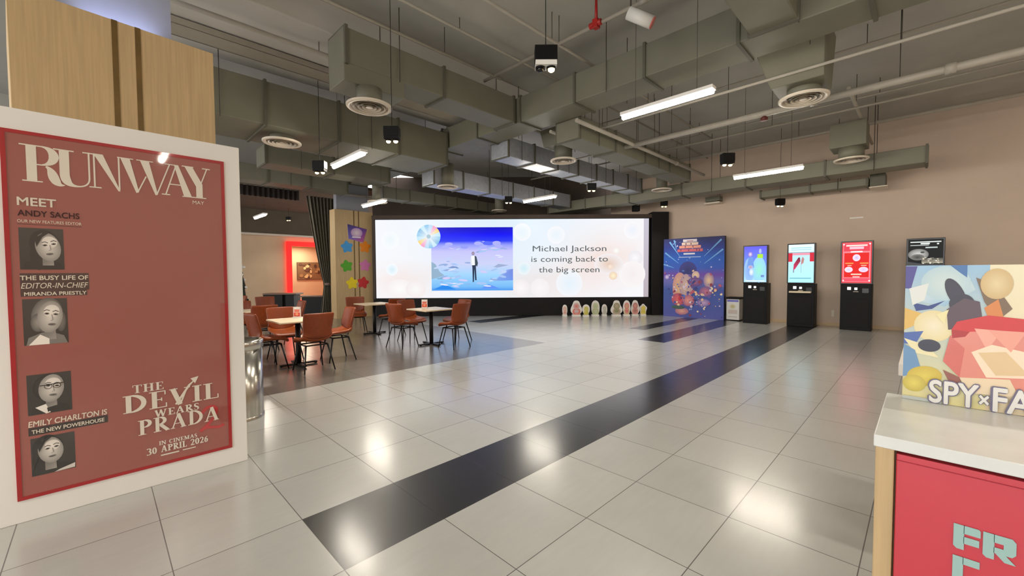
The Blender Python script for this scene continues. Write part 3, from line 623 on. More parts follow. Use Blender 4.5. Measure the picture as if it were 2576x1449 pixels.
def chair_proto():
    t = thing('dining_chair', 'x', 'chair'); OFF[t.name] = Vector((0, 0, 0))
    def rows(pr, W0, curl, n=10):
        out = []
        for (y, z, w, cu, cy) in pr:
            r = []
            for i in range(n+1):
                s = -1+2*i/n; r.append((s*w/2, y+cy*s*s, z+cu*abs(s)**3))
            out.append(r)
        return out
    m = MB(); m.grid(rows([(.235, .405, .40, .01, -.04), (.215, .435, .44, .012, -.02), (.15, .448, .47, .02, 0), (.0, .445, .48, .035, 0), (-.12, .443, .48, .055, 0), (-.18, .455, .47, .075, .01), (-.215, .485, .46, .08, .03)], 0, 0))
    o = m.build('seat', M['leatherdark'], t); md = o.modifiers.new('pad', 'SOLIDIFY'); md.thickness = .045; md.offset = -1; sd = o.modifiers.new('soft', 'SUBSURF'); sd.levels = sd.render_levels = 1
    m = MB(); m.grid(rows([(-.215, .485, .46, .08, .03), (-.235, .53, .44, .05, .07), (-.25, .6, .45, .02, .09), (-.268, .7, .46, -.01, .085), (-.285, .8, .465, -.012, .07), (-.295, .86, .47, -.006, .06), (-.298, .885, .465, -.004, .055)], 0, 0))
    o = m.build('backrest', M['leather'], t); md = o.modifiers.new('pad', 'SOLIDIFY'); md.thickness = .035; md.offset = -1; sd = o.modifiers.new('soft', 'SUBSURF'); sd.levels = sd.render_levels = 1
    for sx in (-1, 1):
        for sy in (-1, 1):
            MB().tube([(sx*.16, sy*.13, .4), (sx*.225, sy*.22-.01, 0)], .014, 10, .009).build('leg', M['legs'], t)
    m = MB(); m.tube([(-.16, -.13, .395), (.16, -.13, .395)], .011, 8); m.tube([(-.16, .13, .395), (.16, .13, .395)], .011, 8); m.tube([(-.16, -.13, .395), (-.16, .13, .395)], .011, 8); m.tube([(.16, -.13, .395), (.16, .13, .395)], .011, 8)
    m.build('seat_frame', M['legs'], t); return t
cp = chair_proto()
def dup(root):
    r = root.copy(); C.objects.link(r)
    for ch in root.children:
        c = ch.copy(); C.objects.link(c); c.parent = r
        for g in ch.children: d = g.copy(); C.objects.link(d); d.parent = c
    return r
N_, E_, S_, W_ = PI, PI/2, 0, -PI/2   # chair on the +Y, +X, -Y, -X side of its table
for i, (x, y, rz, lb) in enumerate((
        (2.3, 6.6, S_+.05, 'tan leather chair with its back square to us, at the table nearest the steel bin'),
        (2.86, 7.08, E_-.05, 'tan leather chair in side view, seat facing left, just right of the nearest table'),
        (1.82, 7.15, W_+.1, 'tan leather chair half behind the steel bin, at the left of the nearest table'),
        (2.25, 7.78, N_, 'tan leather chair showing only its back top behind the nearest table'),
        (4.95, 6.58, S_+.12, 'tan leather chair at the right of the menu holder table, its back to the right'),
        (4.27, 7.36, W_+.25, 'tan leather chair at the left of the menu holder table'),
        (4.8, 7.86, N_+.1, 'tan leather chair behind the menu holder table, against the screen base'),
        (5.5, 7.2, E_, 'tan leather chair on the screen side of the menu holder table'),
        (4.88, 8.9, S_+.1, 'tan leather chair right of the table by the far column'),
        (4.5, 9.95, N_-.3, 'tan leather chair behind the table by the far column'),
        (2.2, 9.0, S_, 'dark looking tan chair backing on to the nearest table group'),
        (2.15, 10.3, N_, 'tan leather chair behind the half hidden table'),
        (2.9, 9.6, E_, 'tan leather chair at the right end of the half hidden table'),
        (1.36, 7.55, W_+.4, 'tan leather chair cut off by the white board edge behind the bin'),
        (3.05, 11.9, N_, 'distant tan chair in front of the black cabinet'),
        (2.55, 13.0, E_, 'distant tan chair left of the black cabinet'))):
    c = cp if i == 0 else dup(cp); c.location = (x, y, 0); c.rotation_euler = (0, 0, rz); tag(c, lb, 'chair', 'tan leather dining chairs')
def menu(x, y, label, rz):
    t = thing('menu_holder', label, 'menu holder', (x, y, .741)); u = Vector((math.cos(rz), math.sin(rz), 0)); v = Vector((-u.y, u.x, 0)); c = Vector((x, y, .741))
    MB().obox(c+Vector((0, 0, .01)), u, v, (0, 0, 1), .12, .07, .02).build('stand', M['whitegloss'], t); MB().obox(c+Vector((0, 0, .1)), u, v, (0, 0, 1), .12, .008, .17).build('card', M['white'], t)
    a = Art(c-v*.0045+Vector((0, 0, .1)), u, (0, 0, 1), -v, .0006); a.rect(-.055, -.08, .055, .08, (236, 200, 190)); a.up().rect(-.05, -.07, .05, -.01, (226, 80, 60)); a.rect(-.05, .05, .05, .075, (240, 240, 235)); a.rect(-.04, .0, .04, .04, (230, 120, 100)); a.up(); a.ell(0, -.035, .025, .02, (245, 160, 120)); a.build('card_print', M['matte'], t)
menu(2.3, 7.3, 'small white and red menu card on the nearest cafe table', -PI/4); menu(4.75, 7.3, 'small red menu card on the table in front of the video wall', -PI/4)

# ------------------------------------------------------------------ video wall
n0 = -n1
def SP(s, z, d=0): p = SL+uS*s+n0*d; return Vector((p.x, p.y, z))
t = thing('video_wall', 'giant lit video wall across the corner showing a film advert', 'screen', tuple(SP(SLEN/2, 0)))
m = MB(); m.obox(SP(SLEN/2, .3, -.35), uS, n0, (0, 0, 1), SLEN+.2, .7, .6); m.build('plinth', M['darkpanel'], t, bevel=.01)
m = MB(); m.obox(SP(SLEN/2, 1.95, -.15), uS, n0, (0, 0, 1), SLEN+.1, .24, 2.72); m.build('cabinet', M['black'], t)
m = MB(); m.obox(SP(SLEN/2, 3.37, -.1), uS, n0, (0, 0, 1), SLEN+.2, .3, .12); m.obox(SP(-.06, 1.95, -.1), uS, n0, (0, 0, 1), .08, .26, 2.72); m.build('bezel', M['soffit'], t)
m = MB(); m.obox(SP(SLEN+.36, 1.75, -.2), uS, n0, (0, 0, 1), .56, .6, 3.5); m.build('side_pillar', M['darkpanel'], t, bevel=.01)
a = Art(SP(0, 0, -.02), uS, (0, 0, 1), n0, .003)
Z0, Z1, XS = .62, 3.29, 9.14
WH = (244, 246, 250)
n = 12
for i in range(n):   # pale backdrop mesh gradient
    for j in range(4):
        def cc(i, j):
            s, v = i/n, j/4; blue = math.exp(-((s-.45)/.3)**2)*(.4+.6*v); warm = math.exp(-((s-.85)/.12)**2-((v-.5)/.25)**2)+.7*math.exp(-((s-.62)/.2)**2-((v-.15)/.2)**2)+.7*math.exp(-((s-.1)/.12)**2-((v-.2)/.2)**2)
            return (248-24*blue, 248-8*blue-22*warm, 252-34*warm)
        xs = [XS*i/n, XS*(i+1)/n]; zs = [Z0+(Z1-Z0)*j/4, Z0+(Z1-Z0)*(j+1)/4]
        a.poly([(xs[0], zs[0]), (xs[1], zs[0]), (xs[1], zs[1]), (xs[0], zs[1])], [cc(i, j), cc(i+1, j), cc(i+1, j+1), cc(i, j+1)], False)
a.rect(XS, Z0, SLEN, Z1, (190, 178, 186), (206, 202, 216))
a.up()
for cx, cz, r, c, e in ((.8, .95, .45, (252, 250, 250), (246, 240, 240)), (.5, 2.6, .3, (236, 246, 252), (248, 250, 252)), (.55, 1.6, .2, (214, 238, 250), (246, 250, 252)), (5.0, 2.85, .3, (230, 244, 252), (246, 248, 252)), (5.05, 1.62, .22, (206, 238, 248), (240, 246, 250)), (6.6, 1.1, .45, (230, 242, 252), (244, 246, 250)), (5.6, .95, .32, (250, 246, 248), (244, 240, 242)), (8.75, 2.9, .3, (238, 242, 252), (250, 248, 250)), (8.85, 1.95, .25, (252, 250, 252), (238, 234, 238)), (8.75, 1.4, .45, (246, 238, 238), (250, 246, 246)), (6.15, 2.75, .3, (232, 244, 252), (247, 248, 252)), (1.35, .92, .34, (250, 248, 248), (244, 236, 236)), (4.95, .95, .3, (252, 248, 250), (242, 236, 238))): a.ell(cx, cz, r, min(r, cz-Z0-.01, Z1-cz-.01), c, e)
a.ell(7.95, 1.75, .5, .36, (232, 204, 186), (244, 240, 242)); a.up(); a.ell(8.1, 1.35, .14, .14, (255, 244, 206), (240, 214, 190)); a.ell(8.2, 2.2, .1, .1, (255, 255, 250), (244, 240, 236)); a.ell(8.0, 1.65, .09, .09, (255, 236, 220), (240, 216, 200))
# framed picture: night blue sky fading to mist, a standing figure
PXL, PXR, PB, PT = 1.9, 4.68, .87, 3.02
bands = [(0, (70, 150, 240)), (.06, (120, 190, 250)), (.25, (164, 216, 255)), (.42, (206, 214, 250)), (.62, (202, 200, 252)), (.72, (150, 160, 252)), (.78, (40, 60, 245)), (.88, (4, 6, 250)), (1, (6, 4, 190))]
for (s0, c0), (s1, c1) in zip(bands, bands[1:]): a.rect(PXL, PB+(PT-PB)*s0, PXR, PB+(PT-PB)*s1, c0, c1)
a.up(); PW, PH = PXR-PXL, PT-PB
pp = lambda *q: [(PXL+PW*q[i], PB+PH*q[i+1]) for i in range(0, len(q), 2)]
a.poly(pp(.0, .46, .05, .42, .1, .3, .16, .24, .0, .18), (150, 180, 206)); a.poly(pp(.2, .36, .26, .39, .31, .38, .34, .35), (120, 150, 206)); a.poly(pp(.68, .33, .75, .36, .82, .42, .95, .4, .84, .37), (160, 176, 214)); a.poly(pp(.78, .15, .84, .24, .93, .33, 1, .34, 1, .16), [(130, 170, 240), (150, 190, 246), (150, 170, 236), (120, 140, 226), (110, 150, 240)]); a.poly(pp(.06, .2, .26, .22, .24, .18, .08, .18), (126, 176, 206)); a.poly(pp(.02, .02, .16, .1, .3, .02), (40, 140, 240)); a.poly(pp(.6, .03, .7, .1, .84, .03), (100, 150, 250))
for i in range(70):
    q = random.random(); cx, cz = PXL+PW*random.uniform(.08, .92), PB+PH*random.uniform(.06, .68); w_ = PW*random.uniform(.02, .07)
    if abs(cx-PXL-PW*.525) > PW*.06: a.ell(cx, cz, w_, w_*random.uniform(.1, .3), random.choice(((226, 232, 254), (196, 214, 250), (150, 176, 226), (170, 200, 246), (214, 206, 250))), None, random.uniform(-.3, .3), 12)
for i in range(14):
    cx, cz = PXL+PW*random.uniform(.1, .95), PB+PH*random.uniform(.68, .78); a.ell(cx, cz, PW*.05, PH*.03, random.choice(((90, 110, 250), (150, 160, 252), (176, 180, 252))), None, 0, 12)
a.up(); fx = PXL+PW*.525; fz = PB+PH*.14; K = PH*.47
ff = lambda *q: [(fx+K*q[i]*.5, fz+K*q[i+1]) for i in range(0, len(q), 2)]
a.poly(ff(-.16, .56, .14, .56, .12, .5, .16, .05, .06, .05, .02, .42, -.02, .0, -.1, -.02, -.12, .5), (40, 56, 84)); a.poly(ff(-.2, .86, .04, .88, .06, .56, -.16, .55), (246, 248, 250)); a.poly(ff(.04, .88, .16, .84, .26, .62, .2, .5, .12, .56, .06, .56), (60, 76, 90)); a.poly(ff(-.2, .86, -.28, .7, -.22, .56, -.17, .6), (214, 220, 236)); a.ell(fx-K*.03, fz+K*.95, K*.05, K*.06, (196, 180, 190), (120, 110, 150))
# disc at the picture's corner
a.up(); dc = [(150, 214, 244), (206, 236, 250), (130, 180, 220), (250, 220, 130), (250, 150, 190), (214, 240, 252), (170, 220, 250), (120, 190, 236)]
for k in range(16):
    a0 = 2*PI*k/16; a.ell(1.83, 2.71, .4, .4, (236, 244, 250), [(196, 232, 250), (250, 214, 120), (250, 160, 200), (190, 220, 250), (140, 200, 240), (200, 236, 250), (130, 190, 230), (150, 206, 240)][(k//1) % 8], 0, 3, a0, a0+PI/8)
a.up(); a.ell(1.83, 2.71, .07, .07, (170, 200, 214))
a.build('lit_picture', M['screen'], t)
ink = mat('slate blue screen lettering', (96, 112, 124), .6, noise=.02)
for s, xa, xb, z in (('Michael Jackson', 5.35, 7.85, 2.19), ('is coming back to', 5.3, 7.9, 1.835), ('the big screen', 5.57, 7.63, 1.475)):
    o = text(s, SP((xa+xb)/2, z, .05), uS, (0, 0, 1), .2, xb-xa, ink, t, 0)

# standees along the plinth foot
def standee(s, d, w, h, cols, label, shape):
    p = SP(s, 0, d); t = thing('floor_standee', label, 'standee', tuple(p), 0, 'small cut out standees at the screen foot')
    MB().obox(p+Vector((0, 0, .03)), uS, n0, (0, 0, 1), w*.8, .14, .06).build('foot_block', M['white'], t)
    pts = []
    for k in range(28):
        th = -PI/2+2*PI*k/28; f = 1+shape[0]*math.cos(shape[1]*(th-PI/2)); pts.append((w/2*math.cos(th)*f, h/2*(1+math.sin(th)*min(f, 1))+.03))
    pts3 = [p+uS*x+Vector((0, 0, z))+n0*.02 for x, z in pts]
    MB().prism(pts3, n0*.03).build('cut_out_board', M['white'], t)
    a = Art(p+n0*.05, uS, (0, 0, 1), n0, .003); c0, c1 = cols
    a.ell(0, h*.32, w*.36, h*.25, c0, c1); a.up(); a.ell(0, h*.68, w*.3, h*.22, c1, c0); a.up(); a.rect(-w*.2, h*.3, w*.2, h*.42, c0); a.build('cut_out_print', M['matte'], t)
bx = lambda px: (px-945)/687*SLEN
for px, w, h, d, cols, sh, lb in ((1418, .19, .36, .25, ((226, 170, 150), (240, 214, 210)), (.1, 2), 'small pink and white standee, leftmost at the foot of the video wall'),
        (1446, .36, .5, .3, ((212, 190, 190), (230, 110, 90)), (.15, 3), 'large standee with a red orange middle, second from the left'),
        (1468, .24, .38, .45, ((214, 200, 90), (208, 204, 130)), (.2, 1), 'yellow pear shaped standee, third from the left'),
        (1493, .3, .5, .3, ((206, 208, 176), (190, 204, 150)), (.08, 2), 'tall pale green standee in the left middle'),
        (1516, .2, .37, .25, ((196, 192, 178), (206, 204, 196)), (.06, 2), 'small grey standee in the middle'),
        (1545, .36, .5, .3, ((150, 150, 110), (200, 176, 156)), (.2, 3), 'wide grey brown standee with spread sides'),
        (1570, .26, .5, .3, ((232, 130, 130), (210, 196, 150)), (.06, 2), 'tall standee with a coral lower half'),
        (1592, .28, .5, .25, ((190, 130, 120), (230, 160, 150)), (.12, 3), 'dusty pink standee, second from the right'),
        (1613, .24, .37, .2, ((226, 206, 90), (230, 214, 110)), (.12, 5), 'yellow star shaped standee, rightmost of the row')): standee(bx(px), d, w, h, cols, lb, sh)

# ------------------------------------------------------------------ blue poster standee, white bin, kiosks
t = thing('poster_standee', 'big dark blue galaxy style film poster standing by the wall', 'poster', (13.38, 5.22, 0))
m = MB(); m.box(13.352, 13.5, 4.29, 6.18, 0, 2.55); m.build('board', mat('navy board edge', (24, 26, 60), .5, noise=.1), t)
a = Art((13.351, 6.18, 0), (0, -1, 0), (0, 0, 1), (-1, 0, 0), .0003)
bd = [(.0, (84, 90, 170)), (.35, (60, 90, 170)), (.46, (110, 110, 190)), (.54, (110, 70, 170)), (.62, (50, 90, 190)), (.75, (24, 90, 190)), (.88, (30, 50, 140)), (1, (26, 28, 84))]
for (s0, c0), (s1, c1) in zip(bd, bd[1:]): a.rect(0, 2.55*s0, 1.89, 2.55*s1, c0, c1)
a.up()
for q in ((.05, 2.1, .5, 1.75), (.2, 2.45, .55, 1.95), (1.85, 2.15, 1.3, 1.72), (1.8, 2.45, 1.3, 1.95), (.0, 1.72, .35, 1.6), (.35, 2.5, .42, 2.2)): a.line([(q[0], q[1]), (q[2], q[3])], [.05, .012], (110, 170, 226))
for i in range(60): x, z = random.uniform(.03, 1.86), random.uniform(.1, 2.5); r = random.choice((.008, .012, .02)); a.rect(x-r, z-r, x+r, z+r, random.choice(((170, 190, 230), (130, 160, 220), (214, 200, 230))))
a.up(); [a.rect(.86-w_, z_, .86+w_, z_+.085, c_) for w_, z_, c_ in ((.22, 2.42, (214, 206, 214)), (.26, 2.32, (222, 196, 180)), (.34, 2.22, (224, 150, 130)), (.4, 2.11, (206, 100, 110)))]; [a.rect(.86+x_, z_, .86+x_+.03, z_+.06, (110, 50, 80)) for x_, z_ in ((-.3, 2.13), (-.16, 2.24), (-.05, 2.13), (.08, 2.24), (.2, 2.13), (.02, 2.33), (-.14, 2.33), (.28, 2.12))]; a.rect(.5, 1.93, 1.2, 1.95, (190, 206, 236)); a.up(); a.rect(.66, 2.02, 1.02, 2.07, (214, 214, 226)); a.rect(.76, 2.44, .96, 2.46, (150, 60, 60))
E2 = lambda cx, cz, rx, rz, c, e=None, r=0: a.ell(cx, cz, rx, rz, c, e, r)
E2(.8, 1.5, .28, .3, (40, 44, 110), (56, 60, 140)); E2(.12, 1.3, .08, .08, (240, 220, 250), (130, 120, 200))
E2(.55, .95, .24, .5, (236, 196, 140), (206, 150, 150)); E2(.75, 1.0, .22, .4, (226, 196, 170), (180, 150, 170)); a.up(); E2(1.05, 1.35, .12, .14, (246, 216, 160), (200, 170, 180)); E2(1.04, 1.15, .24, .14, (150, 100, 150), (100, 70, 140)); E2(1.45, 1.2, .16, .24, (240, 206, 160), (150, 120, 170)); a.up()
E2(.5, .58, .22, .2, (232, 110, 110), (190, 80, 110)); E2(.82, .55, .2, .18, (236, 160, 150), (180, 100, 130)); E2(1.36, .85, .2, .16, (206, 120, 140), (120, 90, 150)); E2(1.3, .5, .2, .12, (206, 170, 206), (120, 110, 180)); a.up(); E2(.62, .2, .22, .12, (236, 170, 150), (170, 110, 140)); E2(.5, .32, .22, .06, (70, 96, 90)); E2(1.0, 1.16, .05, .05, (240, 220, 240)); E2(.56, .6, .06, .07, (206, 50, 80))
for i in range(150):
    g = random.gauss; x, z = min(1.84, max(.05, g(.95, .45))), min(1.5, max(.08, g(.75, .36))); q = random.uniform(.012, .05)
    a.ell(x, z, q, q*random.uniform(.5, 1.2), random.choice(((236, 200, 160), (190, 90, 110), (110, 90, 170), (70, 90, 170), (226, 206, 226), (150, 60, 80), (60, 60, 130), (246, 226, 190), (90, 120, 200))), None, random.uniform(0, 3), 8)
a.build('poster_print', M['matte'], t)
m = MB(); m.box(13.4, 13.52, 4.7, 4.82, 0, .05); m.box(13.4, 13.52, 5.7, 5.82, 0, .05); m.build('foot', M['black'], t)

t = thing('white_bin', 'low white bin with a dark lid standing between the blue poster and the first kiosk', 'bin', (13.62, 4.0, 0))
MB().box(13.45, 13.78, 3.89, 4.25, .02, .64).build('bin_body', M['whitegloss'], t, bevel=.01); MB().box(13.44, 13.79, 3.88, 4.26, .64, .7).build('lid', M['black'], t, bevel=.01)
a = Art((13.449, 4.255, 0), (0, -1, 0), (0, 0, 1), (-1, 0, 0), .001); a.rect(.03, .56, .34, .62, (120, 120, 210)); a.ell(.18, .42, .08, .07, (196, 190, 120), (226, 214, 190)); a.rect(.06, .2, .31, .32, (214, 200, 190)); a.rect(.06, .1, .31, .12, (190, 180, 170)); a.build('bin_print', M['matte'], t)

def kiosk(x, yc, label, kind):
    t = thing('ticket_kiosk', label, 'kiosk', (x+.2, yc, 0), 0, 'black self service kiosks'); hw = .31; H_ = 2.2
    MB().box(x+.02, x+.4, yc-hw+.01, yc+hw-.01, .0, 1.14).build('cabinet', M['black'], t, bevel=.008)
    MB().box(x, x+.14, yc-hw, yc+hw, 1.14, H_).build('display_housing', M['blackgloss'], t, bevel=.008)
    MB().box(x+.14, x+.2, yc-.2, yc+.2, .9, 1.9).build('back_spine', M['black'], t)
    MB().box(x+.012, x+.02, yc-.25, yc+.25, .08, .78).build('service_door', M['darkpanel'], t, bevel=.003)
    a = Art((x-.001, yc+hw-.03, 1.17), (0, -1, 0), (0, 0, 1), (-1, 0, 0), .0015); w, h = .56, 1.0
    r = lambda x0, z0, x1, z1, c, tp=None: a.rect(w*x0, h*z0, w*x1, h*z1, c, tp); e = lambda cx, cz, rx, rz, c, ed=None, rot=0: a.ell(w*cx, h*cz, w*rx, h*rz, c, ed, rot)
    if kind == 0:
        r(0, 0, 1, .45, (176, 220, 245), (110, 170, 240)); r(0, .45, 1, 1, (110, 150, 240), (100, 90, 235)); a.up(); e(.25, .35, .24, .34, (130, 160, 240), (150, 190, 245)); e(.68, .35, .3, .36, (150, 230, 200), (150, 206, 240)); a.up(); e(.28, .78, .1, .07, (230, 220, 240), (150, 110, 200)); a.poly([(w*.14, h*.4), (w*.46, h*.4), (w*.4, h*.7), (w*.2, h*.7)], (110, 150, 220)); r(.6, .67, .84, .78, (170, 226, 60)); e(.72, .86, .06, .07, (170, 180, 250)); a.up(); e(.3, .42, .12, .05, (200, 130, 140), (170, 190, 230)); e(.34, .28, .1, .1, (230, 240, 245), (180, 200, 230)); r(.76, .14, .9, .2, (110, 140, 200)); r(.08, .02, .92, .05, (226, 238, 250))
    elif kind == 1:
        r(0, 0, 1, .8, (176, 236, 246), (190, 226, 240)); r(0, .8, 1, 1, (214, 246, 250), (226, 248, 252)); a.up(); r(0, .55, .16, .78, (206, 40, 60)); r(.84, .55, 1, .78, (206, 40, 60)); r(.16, .72, .84, .78, (232, 150, 170)); r(.1, .9, .9, .92, (150, 206, 220)); r(.1, .85, .9, .87, (160, 210, 224)); r(.06, .1, .9, .125, (110, 180, 200)); r(0, .785, 1, .795, (60, 110, 130)); a.up(); a.poly([(w*.2, h*.32), (w*.28, h*.36), (w*.48, h*.56), (w*.46, h*.66), (w*.4, h*.66), (w*.22, h*.48)], [(200, 60, 110), (206, 60, 100), (170, 30, 70), (90, 30, 50), (100, 30, 60), (190, 40, 80)]); a.poly([(w*.5, h*.46), (w*.6, h*.52), (w*.63, h*.62), (w*.56, h*.68), (w*.52, h*.6)], (190, 130, 130)); r(.5, .26, .52, .46, (150, 190, 206)); r(.2, .26, .23, .34, (120, 90, 130))
    elif kind == 2:
        r(0, 0, 1, 1, (224, 40, 50), (226, 40, 44)); a.up(); r(.03, .02, .97, .98, (240, 130, 140)); a.up(); r(.06, .035, .94, .12, (236, 80, 100)); r(.06, .78, .94, .965, (226, 60, 80)); r(.08, .14, .92, .74, (222, 26, 24)); a.up(); r(.14, .9, .86, .94, (250, 214, 206)); r(.26, .83, .74, .89, (246, 190, 206)); r(.3, .75, .7, .785, (250, 226, 226)); e(.5, .62, .13, .085, (196, 180, 232), (246, 220, 236)); e(.24, .33, .14, .07, (200, 200, 240), (246, 220, 240)); e(.74, .33, .16, .065, (206, 190, 236), (246, 210, 230)); r(.12, .47, .4, .5, (246, 150, 80)); r(.62, .47, .9, .5, (246, 150, 80)); r(.2, .42, .34, .44, (246, 190, 160)); r(.66, .42, .84, .44, (246, 190, 160)); r(.32, .2, .68, .23, (250, 214, 190)); r(.38, .13, .62, .17, (246, 170, 170))
        for cx, cz in ((.06, .06), (.94, .06), (.06, .95), (.94, .95)): e(cx, cz, .03, .018, (255, 235, 235))
    else:
        r(0, 0, 1, 1, (12, 14, 16), (10, 12, 14)); a.up(); e(.3, .66, .3, .13, (206, 204, 200), (110, 110, 106)); r(.4, .46, 1, .58, (160, 150, 130), (60, 62, 60)); a.poly([(0, h*.5), (w*.5, h*.44), (w, h*.44), (w, 0), (0, 0)], (70, 70, 72)); a.up(); e(.28, .6, .2, .07, (60, 58, 58), (120, 118, 112)); e(.42, .71, .06, .02, (60, 66, 60)); r(.06, .93, .94, .955, (214, 220, 216)); r(.36, .89, .62, .92, (226, 232, 228)); r(.06, .86, .6, .88, (170, 176, 172)); r(.5, .8, .84, .83, (180, 190, 190)); r(.82, .88, .88, .91, (220, 226, 224))
        for i in range(26): px, pz = random.uniform(.42, .9), random.uniform(.45, .58); r(px, pz, px+.05, pz+.02, random.choice(((200, 190, 170), (110, 106, 96), (226, 222, 212))))
    a.build('lit_screen', M['kiosk'], t)
    for y, s in ((.13, .035), (.0, .028)): MB().box(x+.01, x+.02, yc+y-s, yc+y+s, 1.0, 1.0+2*s).build('card_reader', M['icon'], t)
    MB().box(x+.008, x+.02, yc-.05, yc+.05, .95, .965).build('ticket_slot', M['cream'], t)
    if kind == 1: MB().box(x-.1, x+.02, yc-.24, yc+.24, .9, .94).build('tray', M['tabletop'], t, bevel=.005)
    MB().box(x+.015, x+.02, yc-.24, yc-.12, .93, 1.04).build('scanner_window', M['blackgloss'], t)
kiosk(13.03, 3.38, 'black kiosk with a blue purple screen, next to the white bin', 0)
kiosk(13.08, 2.32, 'black kiosk with a pale blue screen and a small cream tray', 1)
kiosk(13.15, 1.2, 'black kiosk with a bright red framed screen', 2)
kiosk(13.2, .01, 'black kiosk with a black and white screen, partly hidden by the counter poster', 3)
tag(MB().box(13.83, 13.85, 1.69, 1.76, .25, .43).build('wall_socket', M['cream'], bevel=.004), 'small cream socket low on the wall left of the red kiosk', 'wall socket')
tag(MB().box(13.835, 13.85, 1.15, 1.42, 2.82, 2.85).build('wall_plate', M['white'], bevel=.003), 'thin white plate on the wall above the red kiosk', 'wall plate')

# ------------------------------------------------------------------ counter at the right
t = thing('service_counter', 'counter with white marble top and coral pink front panel, at right', 'counter', (1.85, -.7, 0))
MB().box(1.55, 2.12, -1.6, .094, .966, 1.0).build('marble_top', M['marble'], t, bevel=.003)
MB().box(1.556, 2.1, .05, .09, 0, .966).build('wood_end_panel', M['wood'], t, bevel=.003)
m = MB(); m.box(1.6, 2.1, -1.58, .05, 0, .95); m.build('carcass', M['wood'], t)
MB().box(1.565, 1.6, -1.58, .046, .02, .954).build('pink_panel', M['pink'], t, bevel=.002)
MB().box(1.562, 1.5655, -1.58, .046, .9355, .937).build('panel_groove', mat('dark coral groove', (176, 40, 60), .4, noise=.03), t)
fx = 1.5635
def letter(polys):
    m = MB()
    for p in polys: m.prism([(fx, y, z) for y, z in p], (-.002, 0, 0))
    m.build('lettering', M['aqua'], t)
y0, z0, z1 = -.067, .742, .806     # letter F, then the start of an R
letter([[(y0, z1), (y0, z0+.006), (y0-.006, z0), (y0-.019, z0), (y0-.019, z1)], [(y0-.018, z1), (y0-.044, z1), (y0-.047, z1-.004), (y0-.047, z1-.021), (y0-.018, z1-.021)], [(y0-.018, z1-.029), (y0-.045, z1-.029), (y0-.045, z1-.047), (y0-.018, z1-.047)]])
y1 = y0-.051
letter([[(y1, z1), (y1, z0+.006), (y1-.006, z0), (y1-.019, z0), (y1-.019, z1)], [(y1-.018, z1), (y1-.048, z1), (y1-.054, z1-.008), (y1-.054, z1-.038), (y1-.048, z1-.046), (y1-.018, z1-.046), (y1-.018, z1-.032), (y1-.034, z1-.032), (y1-.034, z1-.02), (y1-.018, z1-.02)], [(y1-.02, z1-.046), (y1-.038, z1-.046), (y1-.054, z0), (y1-.036, z0)]])
letter([[(y0, .722), (y0, .66), (y0-.019, .66), (y0-.019, .722)], [(y0-.018, .722), (y0-.047, .722), (y0-.047, .704), (y0-.018, .704)]])
# poster standing on the counter
t = thing('counter_poster', 'bright anime film poster board standing on the marble counter', 'poster', (2.07, -.27, 1.001))
MB().box(2.068, 2.08, -.62, .05, 1.002, 1.483).build('poster_board', mat('yellow edged board', (196, 176, 110), .5, noise=.05), t)
MB().prism([(2.08, -.3, 1.001), (2.115, -.3, 1.001), (2.08, -.3, 1.3)], (0, -.01, 0)).build('easel_strut', M['white'], t)
a = Art((2.0675, .05, 1.001), (0, -1, 0), (0, 0, 1), (-1, 0, 0), .0004); Wp, Hp = .67, .482
a.rect(0, 0, .2, Hp, (226, 214, 150), (150, 190, 220)); a.rect(.2, 0, Wp, Hp, (226, 206, 170), (236, 226, 190)); a.up()
pl = lambda c, *q: a.poly([(q[i], q[i+1]) for i in range(0, len(q), 2)], c); el = lambda cx, cz, rx, rz, c, e=None, r=0: a.ell(cx, cz, rx, rz, c, e, r)
# abstract patches in the poster's colours
pl((66, 60, 140), 0, .48, .03, .48, .015, .4, 0, .4); pl([(206, 220, 226), (196, 216, 222), (190, 210, 214), (150, 190, 214)], .02, .36, .14, .48, .17, .4, .1, .34); el(.1, .42, .06, .06, (206, 220, 216), (180, 206, 214)); pl((60, 110, 170), .11, .482, .15, .482, .15, .44, .13, .46)
pl((40, 60, 130), .02, .35, .06, .34, .1, .36, .07, .33, .03, .32); pl((222, 226, 220), .01, .4, .06, .42, .05, .36, .02, .34); pl((222, 180, 90), 0, .33, .05, .31, .03, .27, 0, .25); el(.075, .27, .05, .055, (240, 230, 200), (230, 214, 160)); pl((70, 100, 170), 0, .24, .05, .25, .03, .2, 0, .2); pl((236, 226, 180), 0, .22, .06, .2, .09, .16, .03, .17)
pl((110, 150, 190), 0, .2, .03, .18, .05, .1, 0, .08); el(.055, .09, .045, .035, (226, 206, 90), (206, 180, 70), .3); el(.03, .06, .03, .03, (230, 214, 100), (200, 180, 80))
a.up(); el(.125, .385, .02, .055, (44, 40, 62), (40, 36, 56), .35); el(.14, .35, .03, .035, (40, 36, 56)); pl((84, 62, 74), .105, .33, .145, .37, .18, .36, .19, .28, .11, .26); pl((120, 96, 70), .17, .44, .19, .36, .22, .3, .25, .34, .21, .42); el(.065, .2, .028, .022, (50, 52, 70)); pl((214, 130, 60), .19, .34, .22, .37, .235, .3, .205, .29); el(.215, .42, .035, .05, (226, 206, 156), (206, 176, 120))
pl((236, 226, 170), .08, .31, .11, .33, .1, .28)
a.up(); pl((226, 140, 124), .115, .24, .17, .27, .33, .27, .36, .18, .3, .08, .2, .07, .14, .1); pl((206, 40, 40), .118, .262, .13, .29, .2, .316, .37, .3, .39, .25, .24, .268, .16, .258)
